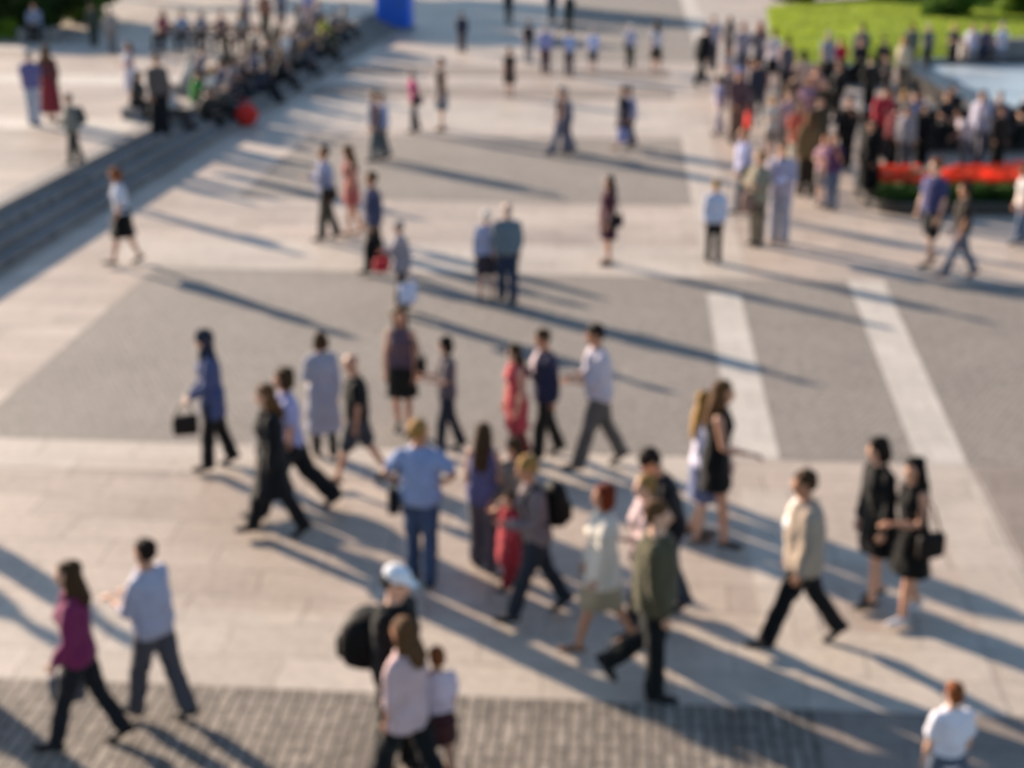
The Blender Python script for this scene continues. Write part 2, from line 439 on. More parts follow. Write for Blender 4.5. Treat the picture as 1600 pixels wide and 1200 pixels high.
    def sit_lap(g, off, hem):                   # skirt of a seated person: both thighs under one cloth
        for sd, L in leg.items():
            g.tube([L['hip'], L['hip'] * .5 + L['knee'] * .5, L['hip'] * (1 - hem) + L['knee'] * hem], [.12, .105, .09])
        a, b = leg[1], leg[-1]
        g.tube([(a['hip'] + b['hip']) / 2, (a['knee'] + b['knee']) / 2 * hem + (a['hip'] + b['hip']) / 2 * (1 - hem)], [.11, .08])
    def upper(g, off, hem, sleeve, z1=1.47, fl=0):
        sec = [(max(hem, .80) if hem < .84 else hem, base[1][1] + off + .004 + fl, base[1][2] + off + fl)]
        for q in base[1:7]:
            if q[0] > sec[0][0] + .03 and q[0] < z1:
                lo_ = .02 if q[0] < 1.2 else 0
                sec.append((q[0], (q[1] + off + lo_ * (not fem)) * wide, (q[2] + off * .8 + lo_ * (not fem)) * wide) + tuple(q[3:]))
        sec.append((1.475, .07 + off * .5, .085 + off * .5))
        g.loft(sec, 18, T)
        for sd in (1, -1):
            sh, el, wr, fd = arm[sd]
            if sleeve == 'none': continue
            g.ball(sh, (.058 + off * .6,) * 3)
            if sleeve == 'short': g.tube([sh, sh * .35 + el * .65], [.057 + off, .056 + off])
            elif sleeve == 'three': g.tube([sh, el, el * .7 + wr * .3], [.056 + off, .048 + off, .045 + off])
            else: g.tube([sh, sh * .5 + el * .5, el, el * .5 + wr * .5, wr * .96 + el * .04], [.056 + off, .052 + off, .047 + off, .043 + off, .036 + off])
    tk, tc = top[0], top[1]
    SPEC = {'tee': (.018, .86, 'short', 't_shirt'), 'shirt': (.02, .85, 'long', 'shirt'), 'rolled': (.02, .85, 'three', 'shirt'), 'tank': (.014, .86, 'none', 'vest_top'),
            'blouse': (.022, .80, 'three', 'blouse'), 'jacket': (.032, .78, 'long', 'jacket'), 'tunic': (.02, .66, 'long', 'tunic'), 'coat': (.034, .46, 'long', 'coat'),
            'dress': (.016, .52, 'short', 'dress'), 'sundress': (.014, .56, 'none', 'dress'), 'mini': (.016, .66, 'none', 'dress'), 'long': (.02, .28, 'short', 'dress')}
    off, hem, slv, pname = SPEC[tk]
    if len(top) > 2 and top[2]: slv = top[2]
    if len(top) > 3: hem = top[3]
    bk, bc = bot[0], bot[1]
    if bk != 'none':
        g = Geo()
        if bk in ('trousers', 'jeans', 'wide', 'shorts', 'slim'):
            o2 = {'trousers': .026, 'jeans': .019, 'wide': .042, 'shorts': .03, 'slim': .014}[bk]
            g.loft([(.83, .10 + o2 * .5, .15 + o2 * .5), (.92, .118 + o2 * .6, .172 + o2 * .5), (1.0, .108 + o2 * .5, .155 + o2 * .5), (1.05, .085 if fem else .10, .12 if fem else .142)], 18, (lambda p: Vector((p[0], p[1], p[2] + dz))))
            for sd, L in leg.items():
                ax = L['ank'] + Vector((0, 0, -.01))
                if bk == 'shorts': g.tube([L['hip'], L['hip'] * .5 + L['knee'] * .5, L['knee'] * .93 + L['hip'] * .07], [.096 + o2, .086 + o2, .078 + o2])
                else: g.tube([L['hip'], L['hip'] * .55 + L['knee'] * .45, L['knee'], L['knee'] * .55 + L['ank'] * .45, ax], [.09 + o2, .08 + o2, .06 + o2, .058 + o2, .048 + o2 * 1.5])
            pack({'jeans': 'jeans', 'shorts': 'shorts'}.get(bk, 'trousers'), g, cloth(bc), None, 2)
        elif bk in ('skirt', 'fullskirt', 'mini', 'maxi'):
            if sit: sit_lap(g, .02, .9); g.loft([(.88 + dz, .13, .19), (.98 + dz, .13, .175), (1.07 + dz, .105, .145)], 18)
            else: skirt(g, {'skirt': .50, 'fullskirt': .52, 'mini': .64, 'maxi': .2}[bk], {'skirt': .02, 'fullskirt': .11, 'mini': .02, 'maxi': .07}[bk])
            pack('skirt', g, cloth(bc), None, 2)
    g = Geo()
    upper(g, off, hem, slv, fl=.012 if tk in ('jacket', 'blouse') else 0)
    if hem < .77:
        if sit: sit_lap(g, .02, .85 if hem < .6 else .4)
        else: skirt(g, hem, {'coat': .05, 'dress': .05, 'sundress': .06, 'tunic': .015, 'mini': .03, 'long': .05}.get(tk, .02), 1.1, (base[2][1] + off, base[2][2] + off))
    pack(pname, g, cloth(tc))
    if extra and extra[0] == 'shirt':          # shirt front showing in an open jacket
        g = Geo(); g.loft([(.98, .06, .07, .10), (1.1, .06, .09, .108), (1.28, .065, .10, .118), (1.4, .055, .08, .09), (1.475, .055, .06, .04)], 14, T)
        pack('shirt', g, cloth(extra[1]))
    if extra and extra[0] == 'belt':
        g = Geo(); g.loft([(1.02, .125, .172), (1.03, .13, .178), (1.055, .13, .178), (1.065, .125, .172)], 20, T); pack('belt', g, leather(extra[1]), None, 1)
    # --- shoes, one mesh per foot
    for sd, L in leg.items():
        g = Geo()
        g.tube([L['heel'] + Vector((0, 0, .008)), L['heel'] * .45 + L['ball'] * .55 + Vector((0, 0, .012)), L['ball'], L['toe']], [.039, .042, .044, .032], 10, .85)
        if shoes and bk in ('trousers', 'jeans', 'wide', 'slim'): g.tube([L['heel'] + Vector((.02, 0, .02)), L['ank'] + Vector((0, 0, .01))], [.04, .045], 10)
        zmin = min(p[2] for p in g.v)
        g = fin(g)
        mesh_obj('shoe', g.v, g.f, leather(shoes), root, True)
    ca, sa = math.cos(rad(hd)), math.sin(rad(hd))
    W = lambda p: (X + p[0] * ca - p[1] * sa, Y + p[0] * sa + p[1] * ca, z + p[2])
    for b in bags:
        J['bagside'] = b[3] if len(b) > 3 else 1
        bag_at(b[0], b[1], None, J, root, b[2], s, W)
    return root
P = person
DOF = True
EXPO = 1.42
# ------------------------------------------------------------------ the square
pale = paving_mat('pale_paving', 'b09f90', 'c2b1a1', '98897b', 1.2, .6, .014, .3, .26, .14, .52, .006)
band = paving_mat('soft_band_paving', 'b9ab9c', 'c6b8a9', 'a09285', 1.2, .6, .012, .4, .18, .12, .52, .006)
bright = paving_mat('light_band_paving', 'bdb4a9', 'c6bdb2', 'a0978e', .6, .6, .01, .5, .12, .1, .7, .006)
setts = paving_mat('grey_setts', '8c837b', '999088', '777068', .11, .11, .014, .45, .16, .3, .85, .012, 0., .2)
cobble = paving_mat('coarse_cobbles', '7d7369', '998e82', '615850', .42, .115, .019, 1.2, .3, .5, .85, .03, PI / 2, .22)
def sheet(name, quads, mat, z):
    V, Fc = [], []
    for q in quads:
        b = len(V); V += [(p[0], p[1], z) for p in q]; Fc.append(tuple(range(b, b + len(q))))
    o = mesh_obj(name, V, Fc, mat); o.rotation_euler.z = -TH
    return tag(o, kind='structure')
def rect(u0, u1, v0, v1): return [(u0, v0), (u1, v0), (u1, v1), (u0, v1)]
sheet('ground', [rect(-260, 260, -60, 420)], pale, 0)
sheet('sett_paving', [rect(-8.45, 1.42, 17.85, 26.45), rect(1.42, 1.98, 25.45, 26.45), [(1.98, 17.85), (3.66, 17.85), (3.92, 26.45), (1.98, 26.45)], [(4.26, 17.85), (14, 17.85), (14, 26.45), (4.55, 26.45)]], setts, .004)
sheet('far_sett_paving', [rect(-8.45, 1.55, 32.4, 40.4)], setts, .004)
sheet('distant_sett_paving', [rect(-3.2, 2.5, 56, 110)], setts, .004)
sheet('cobbled_paving', [rect(-30, 1.75, -6, 11.95)], cobble, .004)
sheet('light_paving_band', [rect(1.42, 1.98, 17.85, 25.45), [(3.66, 17.85), (4.26, 17.85), (4.55, 26.45), (3.92, 26.45)], rect(2.6, 3.3, 58, 110)], bright, .0045)
sheet('pale_paving_band', [rect(1.42, 2.2, 26.45, 44), rect(-9.5, 1.416, 26.454, 28.6), rect(-30, 1.0, 16.9, 17.846), rect(-30, 3.45, 11.954, 13.4), rect(-10, 1.416, 41.0, 46.0)], band, .0045)
sheet('faint_paving_band', [rect(1.42, 1.98, 11.96, 16.88), [(3.46, 11.96), (4.2, 11.96), (4.26, 17.84), (3.66, 17.84)]], band, .0058)
warm = paving_mat('tan_and_shade_paving', '887c73', '95897f', '736961', 1.0, .5, .012, .5, .2, .2, .8, .006)
sheet('tan_and_shade_patch', [rect(1.754, 30, -6, 11.946), rect(4.3, 30, 11.954, 17.8), rect(-10, 1.4, 47.2, 49.5), rect(-10, 1.4, 52, 54.2)], warm, .0045)  # right-hand slabs carry the shade there as darker colour; far strips are tan

# wide steps up to the left terrace
stone = paving_mat('step_stone', '827c79', '8c8682', '686360', 1.4, .34, .01, .4, .2, .15, .75, .006)
V, Fc = [], []
prof = [(-12.0, 0), (-12.0, .16), (-12.34, .16), (-12.34, .32), (-12.68, .32), (-12.68, .48), (-13.02, .48), (-13.02, .64), (-13.4, .64), (-13.4, 0)]
v0, v1 = 8, 66
for vv in (v0, v1): V += [(u, vv, z) for u, z in prof]
n = len(prof)
for i in range(n - 1): Fc.append((i, i + 1, n + i + 1, n + i))
Fc += [tuple(range(n))[::-1], tuple(range(n, 2 * n))]
o = mesh_obj('steps', V, Fc, stone); o.rotation_euler.z = -TS; tag(o, kind='structure')
V, Fc = [], []; bx(V, Fc, -120, -13.402, 8, 66, -.2, .638)
o = mesh_obj('terrace', V, Fc, pale); o.rotation_euler.z = -TS; tag(o, kind='structure')
sheet('terrace_paving_band', [rect(-60, -13.5, 36.4, 38.2), rect(-60, -13.5, 44, 46), rect(-60, -13.5, 52, 53)], bright, .643).rotation_euler.z = -TS

# ------------------------------------------------------------------ planting
def leafmat(name, col, tr=.35):
    if name in MATS: return MATS[name]
    m, nt, b = new_mat(name)
    c = lin(col)
    oi = N(nt, 'ShaderNodeTexCoord'); no = N(nt, 'ShaderNodeTexNoise', Scale=1.3, Detail=4.)
    nt.links.new(oi.outputs['Object'], no.inputs['Vector'])
    rp = N(nt, 'ShaderNodeValToRGB'); rp.color_ramp.elements[0].position = .3; rp.color_ramp.elements[1].position = .7
    rp.color_ramp.elements[0].color = tuple(x * .6 for x in c[:3]) + (1,); rp.color_ramp.elements[1].color = tuple(x * 1.4 for x in c[:3]) + (1,)
    nt.links.new(no.outputs[0], rp.inputs[0]); nt.links.new(rp.outputs[0], b.inputs['Base Color'])
    b.inputs['Roughness'].default_value = .6; b.inputs['Specular IOR Level'].default_value = .3
    ts = N(nt, 'ShaderNodeBsdfTranslucent'); nt.links.new(rp.outputs[0], ts.inputs['Color'])
    mx = N(nt, 'ShaderNodeMixShader'); mx.inputs[0].default_value = tr
    out = [q for q in nt.nodes if q.type == 'OUTPUT_MATERIAL'][0]
    nt.links.new(b.outputs[0], mx.inputs[1]); nt.links.new(ts.outputs[0], mx.inputs[2]); nt.links.new(mx.outputs[0], out.inputs[0])
    MATS[name] = m
    return m
bark = surf('bark', '4a3d30', .9, 12., .3, .8)
def leaves(clumps, nleaf, size, rnd):
    V, Fc = [], []
    tot = sum(c[1][0] * c[1][1] * c[1][2] for c in clumps)
    for c, r in clumps:
        for _ in range(int(nleaf * r[0] * r[1] * r[2] / tot)):
            d = Vector((rnd.gauss(0, 1), rnd.gauss(0, 1), rnd.gauss(0, 1))).normalized() * (rnd.random() ** .45)
            p = Vector((c[0] + d.x * r[0], c[1] + d.y * r[1], max(.03, c[2] + d.z * r[2])))
            a = Vector((rnd.gauss(0, 1), rnd.gauss(0, 1), rnd.gauss(0, 1))).normalized()
            b = a.cross(Vector((rnd.gauss(0, 1), rnd.gauss(0, 1), rnd.gauss(0, 1)))).normalized()
            s = size * rnd.uniform(.6, 1.3); i = len(V)
            V += [tuple(p - a * s), tuple(p + b * s * .45), tuple(p + a * s), tuple(p - b * s * .45)]
            Fc.append((i, i + 1, i + 2, i + 3))
    return V, Fc
def bush(name, loc, w, d, h, mat, label, cat, group, nleaf=7000, size=.13, seed=1, trunk=.35):
    rnd = random.Random(seed)
    t = empty(name, loc); tag(t, label, cat, group)
    cl = []
    for i in range(14):
        a = rnd.uniform(0, 2 * PI); q = rnd.random() ** .5 * .62
        zz = h * rnd.uniform(.12 if trunk < 1 else .55, .8); f = 1 - .5 * abs(zz / h - .5)
        cl.append(((w * q * math.cos(a) * f, d * q * math.sin(a) * f, zz), (w * rnd.uniform(.3, .48), d * rnd.uniform(.3, .48), h * rnd.uniform(.14, .24))))
    V, Fc = leaves(cl, nleaf, size, rnd)
    mesh_obj('crown', V, Fc, mat, t)
    g = Geo(); r0 = .05 + h * .025
    g.tube([(0, 0, -.02), (.02, .01, h * .3), (0.0, .03, h * .7)], [r0, r0 * .8, r0 * .35], 8)
    for i in range(5):
        c = cl[i][0]; g.tube([(0, 0, h * (.2 + .06 * i)), (c[0] * .5, c[1] * .5, h * .3 + c[2] * .35), (c[0] * .9, c[1] * .9, c[2])], [r0 * .55, r0 * .4, r0 * .15], 6)
    mesh_obj('trunk', g.v, g.f, bark, t, True)
    return t
dkleaf = leafmat('dark_leaf', '2f4519'); mdleaf = leafmat('mid_leaf', '4c6b22'); ltleaf = leafmat('light_leaf', '6f8a2a')
for i, (x, y, w, h, m, lb) in enumerate(((4, 54, 2.6, 2.6, dkleaf, 'tall dark green shrub at the far left corner of the terrace'), (66, 46, 2.4, 2.8, dkleaf, 'dark green shrub behind the person sitting by the planting'), (118, 34, 2.0, 2.4, mdleaf, 'mid green shrub at the right end of the left planting'))):
    X, Y = ground_at(x, y, .64); bush('shrub', (X, Y, .64), w, w, h, m, lb, 'shrub', 'shrubs along the terrace', 9000, .14, 20 + i)
X, Y = ground_at(15, 60, .64); bush('low_shrub', (X - .4, Y, .64), 1.3, .8, .7, ltleaf, 'low yellow green shrub at the front of the left planting', 'shrub', 'shrubs along the terrace', 3000, .1, 31)

for X, Y, w, h, lb, sd_ in ((-20, 88, 3.6, 10, 'tall tree just above the upper edge of the view, middle one of three', 71), (-25.5, 86, 3.8, 11, 'tall tree just above the upper edge of the view, leftmost of three', 72), (-14.8, 90, 3.4, 9.5, 'tall tree just above the upper edge of the view, nearest the blue cabin', 73)):
    bush('tree', (X, Y, 0), w, w, h, mdleaf, lb, 'tree', 'trees beyond the square', 16000, .2, sd_, 1)

# lawn: a gentle mound
lawnm = surf('grass', '72852c', .9, 1.2, .25, .6, 40., .1)
V, Fc = [], []; nx, ny = 40, 24
for j in range(ny + 1):
    for i in range(nx + 1):
        b = j / ny; x0 = 9.1 + 3.2 * b; X = x0 + (70 - x0) * (i / nx) ** 1.3; Y = 54.2 + 22 * b
        V.append((X, Y, .02 + .5 * math.sin(min(1, i / 8) * PI / 2) * math.sin(min(1, j / 6) * PI / 2) + .05 * noise.noise((X * .4, Y * .4, 0))))
for j in range(ny):
    for i in range(nx): a = j * (nx + 1) + i; Fc.append((a, a + 1, a + nx + 2, a + nx + 1))
tag(mesh_obj('lawn', V, Fc, lawnm, None, True), kind='structure')
rnd = random.Random(3); GV, GF = [], []
for _ in range(42000):
    i = rnd.random() ** 1.5; b = rnd.random(); x0 = 9.2 + 3.2 * b; X = x0 + (34 - x0) * i; Y = 54.3 + 21.5 * b
    z = .02 + .5 * math.sin(min(1, (i * (34 - x0) / (70 - x0)) ** (1 / 1.3) * nx / 8) * PI / 2) * math.sin(min(1, b * ny / 6) * PI / 2)
    a = rnd.uniform(0, PI); w = .03; hh = rnd.uniform(.06, .15); q = len(GV)
    GV += [(X - w * math.cos(a), Y - w * math.sin(a), z - .03), (X + w * math.cos(a), Y + w * math.sin(a), z - .03), (X + rnd.uniform(-.05, .05), Y + rnd.uniform(-.05, .05), z + hh)]
    GF.append((q, q + 1, q + 2))
tag(mesh_obj('grass', GV, GF, leafmat('blade', '8a9a34', .45)), 'bright sunlit grass covering the lawn', 'grass', None, 'stuff')
for i, (X, Y, w, h, m, nm, lb) in enumerate((
        (14.6, 77.0, 2.6, 3.0, dkleaf, 'shrub', 'dark shrub at the left end of the far edge of the lawn'), (18.8, 77.3, 2.8, 3.2, dkleaf, 'shrub', 'dark shrub second from the left along the far edge of the lawn'),
        (23.0, 76.0, 2.6, 3.4, mdleaf, 'shrub', 'mid green shrub between dark shrubs beyond the lawn'), (27.0, 74.5, 2.6, 3.4, dkleaf, 'shrub', 'dark shrub at the far right corner of the lawn'),
        (18.6, 67.5, 1.7, 2.4, mdleaf, 'shrub', 'mid green bush growing in the middle of the lawn'), (22.6, 67.5, 2.3, 2.2, ltleaf, 'shrub', 'yellow green bush on the lawn above the grey wall'))):
    bush(nm, (X, Y, .3), w, w, h, m, lb, 'shrub', 'shrubs around the lawn', 9000, .16, 40 + i)

# ------------------------------------------------------------------ fountain basin, wall and flower bed
granite = surf('dark_granite', '2b2725', .35, 40., .35, .15, 80., .5)
def rrect(cx, cy, hx, hy, r, n=9):
    P_ = []
    for sx, sy, a0 in ((1, 1, 0), (-1, 1, 90), (-1, -1, 180), (1, -1, 270)):
        for i in range(n):
            a = rad(a0 + 90 * i / (n - 1)); P_.append((cx + sx * (hx - r) + r * math.cos(a), cy + sy * (hy - r) + r * math.sin(a)))
    return P_
fb = empty('fountain_basin', (21.8, 46.6, 0)); tag(fb, 'low dark granite fountain basin with rounded corners and pale blue water', 'fountain')
out_, inn_ = rrect(0, 0, 9.1, 5.8, 1.6), rrect(0, 0, 8.45, 5.15, 1.1)
def ring(name, prof, parent, mat):
    """prof: list of (outline, z) swept round and closed"""
    V, Fc = [], []; n = len(prof[0][0]); m = len(prof)
    for ol, z in prof: V.extend((p[0], p[1], z) for p in ol)
    for i in range(m):
        for j in range(n):
            k = (j + 1) % n; a = (i + 1) % m; Fc.append((i * n + j, i * n + k, a * n + k, a * n + j))
    return mesh_obj(name, V, Fc, mat, parent)
ring('rim', [(out_, 0), (out_, .46), (rrect(0, 0, 9.2, 5.9, 1.7), .48), (rrect(0, 0, 9.2, 5.9, 1.7), .58), (rrect(0, 0, 8.35, 5.05, 1.0), .58), (rrect(0, 0, 8.35, 5.05, 1.0), .48), (inn_, .46), (inn_, 0)], fb, granite)
wm, nt, b = new_mat('fountain_water'); b.inputs['Base Color'].default_value = lin('a8b3b8'); b.inputs['Roughness'].default_value = .3
tc = N(nt, 'ShaderNodeTexCoord'); no = N(nt, 'ShaderNodeTexNoise', Scale=3., Detail=4.); bp = N(nt, 'ShaderNodeBump', Strength=.35, Distance=.05)
nt.links.new(tc.outputs['Object'], no.inputs['Vector']); nt.links.new(no.outputs[0], bp.inputs['Height']); nt.links.new(bp.outputs[0], b.inputs['Normal'])
ol = rrect(0, 0, 8.44, 5.14, 1.09)
mesh_obj('pool_water', [(p[0], p[1], .47) for p in ol], [tuple(range(len(ol)))], wm, fb)
def gbench(X0, X1, Y0, Y1, label):
    b_ = empty('stone_bench', ((X0 + X1) / 2, (Y0 + Y1) / 2, 0)); tag(b_, label, 'bench', 'dark granite benches by the fountain')
    a, c = (X1 - X0) / 2, (Y1 - Y0) / 2
    boxes('plinth', [(-a + .08, a - .08, -c + .08, c - .08, 0, .48)], granite, b_); boxes('seat', [(-a, a, -c, c, .483, .58)], granite, b_, .015)
    if a > 3: boxes('parapet', [(-a, a, c + .004, c + .3, 0, .96)], granite, b_, .015)
gbench(8.9, 19.5, 38.35, 39.15, 'long dark granite bench between the fountain and the red flowers')
gbench(9.6, 12.3, 50.2, 51.0, 'short dark granite bench in front of the lawn at the left end of the fountain')
wl = empty('stone_wall', (19.5, 53.35, 0)); tag(wl, 'low light grey stone wall with coping behind the fountain', 'wall')
greyst = paving_mat('wall_stone', '84817f', '8f8c8a', '6b6866', .8, .3, .012, .8, .2, .2, .8, .006)
boxes('wall_face', [(-4.2, 14, -.2, .2, 0, 1.0)], greyst, wl); boxes('coping', [(-4.3, 14.1, -.27, .27, 1.003, 1.12)], greyst, wl, .015)

pl = empty('planter', (12.25, 32.75, 0)); tag(pl, 'long dark granite planter kerb around red flowers in front of the fountain', 'planter')
po, pi_ = rrect(0, 0, 4.7, 1.55, .8), rrect(0, 0, 4.5, 1.35, .65)
ring('kerb', [(po, 0), (po, .24), (pi_, .24), (pi_, 0)], pl, granite)
mesh_obj('soil', [(p[0], p[1], .16) for p in pi_], [tuple(range(len(pi_)))], surf('soil', '2a211a', .95, 15., .3, .8), pl)
rnd = random.Random(9)
V, Fc = leaves([((x * .6 - 4.2, -.85 + rnd.uniform(-.06, .06), .30), (.42, .34, .24)) for x in range(15)], 9000, .06, rnd)
hd_ = mesh_obj('hedge', V, Fc, leafmat('hedge_leaf', '3d5a1c')); hd_.location = (12.25, 32.75, .0); tag(hd_, 'low clipped green hedge along the front of the red flower bed', 'hedge')
V, Fc = leaves([((x * .6 - 4.2, .35, .36), (.42, .85, .2)) for x in range(15)], 5000, .05, rnd)
fl = mesh_obj('flower_foliage', V, Fc, leafmat('hedge_leaf', '3d5a1c')); fl.location = (12.25, 32.75, 0); tag(fl, 'green leaves under the red flowers in the granite planter', 'plants', None, 'stuff')
g = Geo()
for _ in range(5200):
    x, y = rnd.uniform(-4.35, 4.35), rnd.uniform(-.45, 1.2)
    if noise.noise((x * .9, y * .8, 7)) < -.22: continue
    z = .5 + .1 * noise.noise((x, y, 2)) + rnd.uniform(-.04, .07); r = rnd.uniform(.03, .055)
    i = len(g.v)
    for a in range(5): g.v.append((x + r * math.cos(a * 1.2566), y + r * math.sin(a * 1.2566), z + rnd.uniform(-.01, .015)))
    g.v += [(x, y, z + .03), (x, y, z - .03)]
    for a in range(5): g.f += [(i + a, i + (a + 1) % 5, i + 5), (i + (a + 1) % 5, i + a, i + 6)]
fw = mesh_obj('red_flowers', g.v, g.f, leafmat('petal', 'ec5026', .4)); fw.location = (12.25, 32.75, 0); tag(fw, 'bright red flowers massed in the granite planter', 'flowers', None, 'stuff')

# ------------------------------------------------------------------ blue cabin and bench
X, Y = ground_at(616, 47); cb = empty('portable_cabin', (X, Y + .7, 0), rad(-4)); tag(cb, 'tall bright blue portable cabin at the far end of the steps', 'cabin')
blue = surf('blue_plastic', '1c66d8', .4, 3., .1, .05, 20., .4); dblue = surf('dark_blue_plastic', '1858bc', .4, 3., .1, .05, 20., .4); grey = surf('grey_plastic', '6f7478', .5)
boxes('wall', [(-.72, .72, -.66, .7, .1, 2.25)], blue, cb, .03); boxes('base', [(-.78, .78, -.74, .76, 0, .1)], grey, cb, .01)
dr = boxes('door', [(-.5, .5, -.70, -.665, .16, 2.08)], dblue, cb, .01); hn = boxes('handle', [(.36, .42, -.745, -.70, 1.0, 1.18)], grey, dr, .008)
V, Fc = [], []
for i in range(9):
    a = i / 8 * PI; V += [(-.78 * math.cos(a), -.74, 2.253 + .3 * math.sin(a)), (-.78 * math.cos(a), .76, 2.253 + .3 * math.sin(a))]
for i in range(8): Fc.append((2 * i, 2 * i + 1, 2 * i + 3, 2 * i + 2))
Fc += [tuple(range(0, 18, 2)), tuple(range(1, 18, 2))[::-1], (0, 16, 17, 1)]
mesh_obj('roof', V, Fc, surf('roof_plastic', 'c9d2da', .5), cb)
boxes('vent', [(-.4, .4, -.69, -.662, 2.12, 2.2)], grey, cb)

wood = surf('bench_wood', '4b3a2c', .6, 20., .3, .3); iron = surf('bench_iron', '222222', .5)
BX, BY = ground_at(318, 80, .64)
bn = empty('park_bench', (BX, BY + .1, .64), rad(-8)); tag(bn, 'long dark wooden bench on the terrace with five people sitting in a row', 'bench')
boxes('seat', [(-1.75, 1.75, -.24 + .125 * i, -.13 + .125 * i, .42, .46) for i in range(4)], wood, bn, .006)
boxes('backrest', [(-1.75, 1.75, .27, .31, .6 + .14 * i, .71 + .14 * i) for i in range(2)], wood, bn, .006)
for xx in (-1.5, 0, 1.5): boxes('leg', [(xx - .03, xx + .03, -.22, -.16, 0, .418), (xx - .03, xx + .03, .2, .26, 0, .9), (xx - .03, xx + .03, -.158, .198, .36, .416)], iron, bn)
# ------------------------------------------------------------------ the people: feet (x, y) and head row in the photo, heading (0 right, 90 away, 180 left, 270 towards us)
G0 = 'people walking across the square'
# foreground
P(138, 1170, 877, 184, 'woman in a magenta sweater and black jeans striding left with a grey bag', ('shirt', '7e2553'), ('slim', '1b1d24'), ('long', 'br'), 'walk', .75, 'near', 'f', bags=(('handbag', '5f6068', 'grey bag held in front by the woman in the magenta sweater', -1),))
P(252, 1124, 843, 152, 'man in a pale lilac shirt and grey trousers walking left, seen from behind', ('rolled', 'a9a7bf'), ('trousers', '4c4850'), ('short', 'dk'), 'walk', .62, 'hold', extra=('belt', '2a2420'))
P(624, 1205, 886, 335, 'person in black with a white cap and a huge round black backpack', ('jacket', '141416'), ('trousers', '17171a'), ('cap', 'dk', 'e4e4ea'), 'stand', 1, 'down', bags=(('bigpack', '0b0b0c', 'huge round black backpack on the person in the white cap'),), nod=12)
P(640, 1262, 966, 146, 'woman with long fair hair in a pale pink blouse, beside a small girl', ('blouse', 'cfaeae', 'three', .78), ('trousers', '15161a'), ('long', 'mb'), 'walk', .9, 'down', 'f')
P(688, 1240, 1015, 112, 'small girl with auburn hair in a pinkish white top and dark red skirt', ('tee', 'cfb6c0'), ('mini', '47201f'), ('short', 'gi'), 'step', .7, 'down', 'c', bags=())
P(1467, 1312, 1066, 96, 'boy with reddish fair hair in a plain white t-shirt at the lower right', ('tee', 'd6d4e2'), ('shorts', '4a5568'), ('short', 'gi'), 'stand', 1, 'down', 'c', wide=.94)
P(1247, 1012, 735, 182, 'man in a tan jacket over a white shirt striding left in black trousers', ('jacket', 'a3907f'), ('trousers', '121215'), ('short', 'br'), 'walk', 1.0, 'down', extra=('shirt', 'e2e0e0'), wide=1.03)
P(1018, 1086, 782, 352, 'man in an olive jacket and black jeans with his back leg kicked up, walking right', ('jacket', '4f4a35'), ('trousers', '121519'), ('short', 'mb'), 'kick2', 1, 'down', wide=1.05)
P(940, 1016, 757, 186, 'woman with short red hair in a cream jacket and beige skirt stepping left', ('jacket', 'd3cabd', 'long', .72), ('skirt', '9b8b70'), ('bob', 'rd'), 'walk', .78, 'down', 'f', shoes='7b5a48')
P(1040, 968, 695, 196, 'young man in a black t-shirt and blue jeans looking down, walking behind the olive jacket', ('tee', '1a1a20'), ('jeans', '2c3447'), ('short', 'dk'), 'step', .9, 'one', lean=9, nod=18)
P(838, 966, 712, 196, 'fair haired woman in a grey brown top and dark jeans with a black backpack', ('shirt', '77686a'), ('jeans', '262c38'), ('short', 'bl'), 'walk', .85, 'one', 'f', bags=(('backpack', '17120f', 'black backpack worn by the fair haired woman in dark jeans'),), lean=6)
P(796, 918, 770, 210, 'small child in a long red coat walking in front of the backpacker', ('coat', 'a92c38'), ('trousers', '8e2430'), ('short', 'br'), 'step', .8, 'down', 'c')
P(660, 908, 655, 84, 'man in a light blue t-shirt and blue jeans with both elbows out, seen from behind', ('tee', '7f94c6'), ('jeans', '35496f'), ('short', 'bl'), 'stand', 1.6, 'akimbo', bags=(('shoulder', '1c1d22', 'black shoulder bag hanging on the left hip of the man in light blue'),), turn=-35)
P(757, 886, 660, 74, 'woman with long brown hair in a violet blue top beside the man in light blue', ('tunic', '57568c', 'none', .78), ('trousers', '57525c'), ('vlong', 'br'), 'stand', 1, 'down', 'f')
P(432, 838, 600, 196, 'woman with long brown hair in a long black coat striding left', ('coat', '121318', 'long', .5), ('trousers', '15161a'), ('long', 'mb'), 'walk2', .75, 'down', 'f')
P(460, 804, 574, 192, 'woman in a lilac top and wide black trousers half hidden behind the black coat', ('tee', 'a19fd2'), ('wide', '17181d'), ('bob', 'br'), 'walk', 1.2, 'down', 'f')
P(340, 732, 514, 196, 'woman in a dark navy headscarf and long blue tunic with black trousers', ('tunic', '3f4d80'), ('trousers', '181818'), ('scarf', 'dk', '252a3c'), 'step', .8, 'carry', 'f', bags=(('handbag', '231d1c', 'black handbag of the woman in the headscarf', 1),))
P(508, 712, 518, 112, 'woman with a dark brown bob in a long pale grey dress', ('long', '9597ab', 'long', .36), ('slim', '3b3833'), ('bob', 'br'), 'stand', 1, 'one', 'f', bags=(('shopping', 'd9d2cb', 'white carrier bag of the woman in the long pale grey dress', 1),))
P(562, 755, 553, 188, 'bald man in a black t-shirt and dark grey shorts', ('tee', '0f0f11'), ('shorts', '3a3d45'), ('bald', 'dk'), 'walk', .9, 'down', shoes='5a4a40')
P(630, 676, 478, 262, 'brown haired woman in a mauve strap top and dark skirt with a black bag', ('tank', '5d4a56'), ('skirt', '1f1f1d'), ('long', 'mb'), 'step', .6, 'down', 'f', bags=(('shoulder', '0e0d0e', 'large black shoulder bag of the woman in the green grey skirt', 1),))
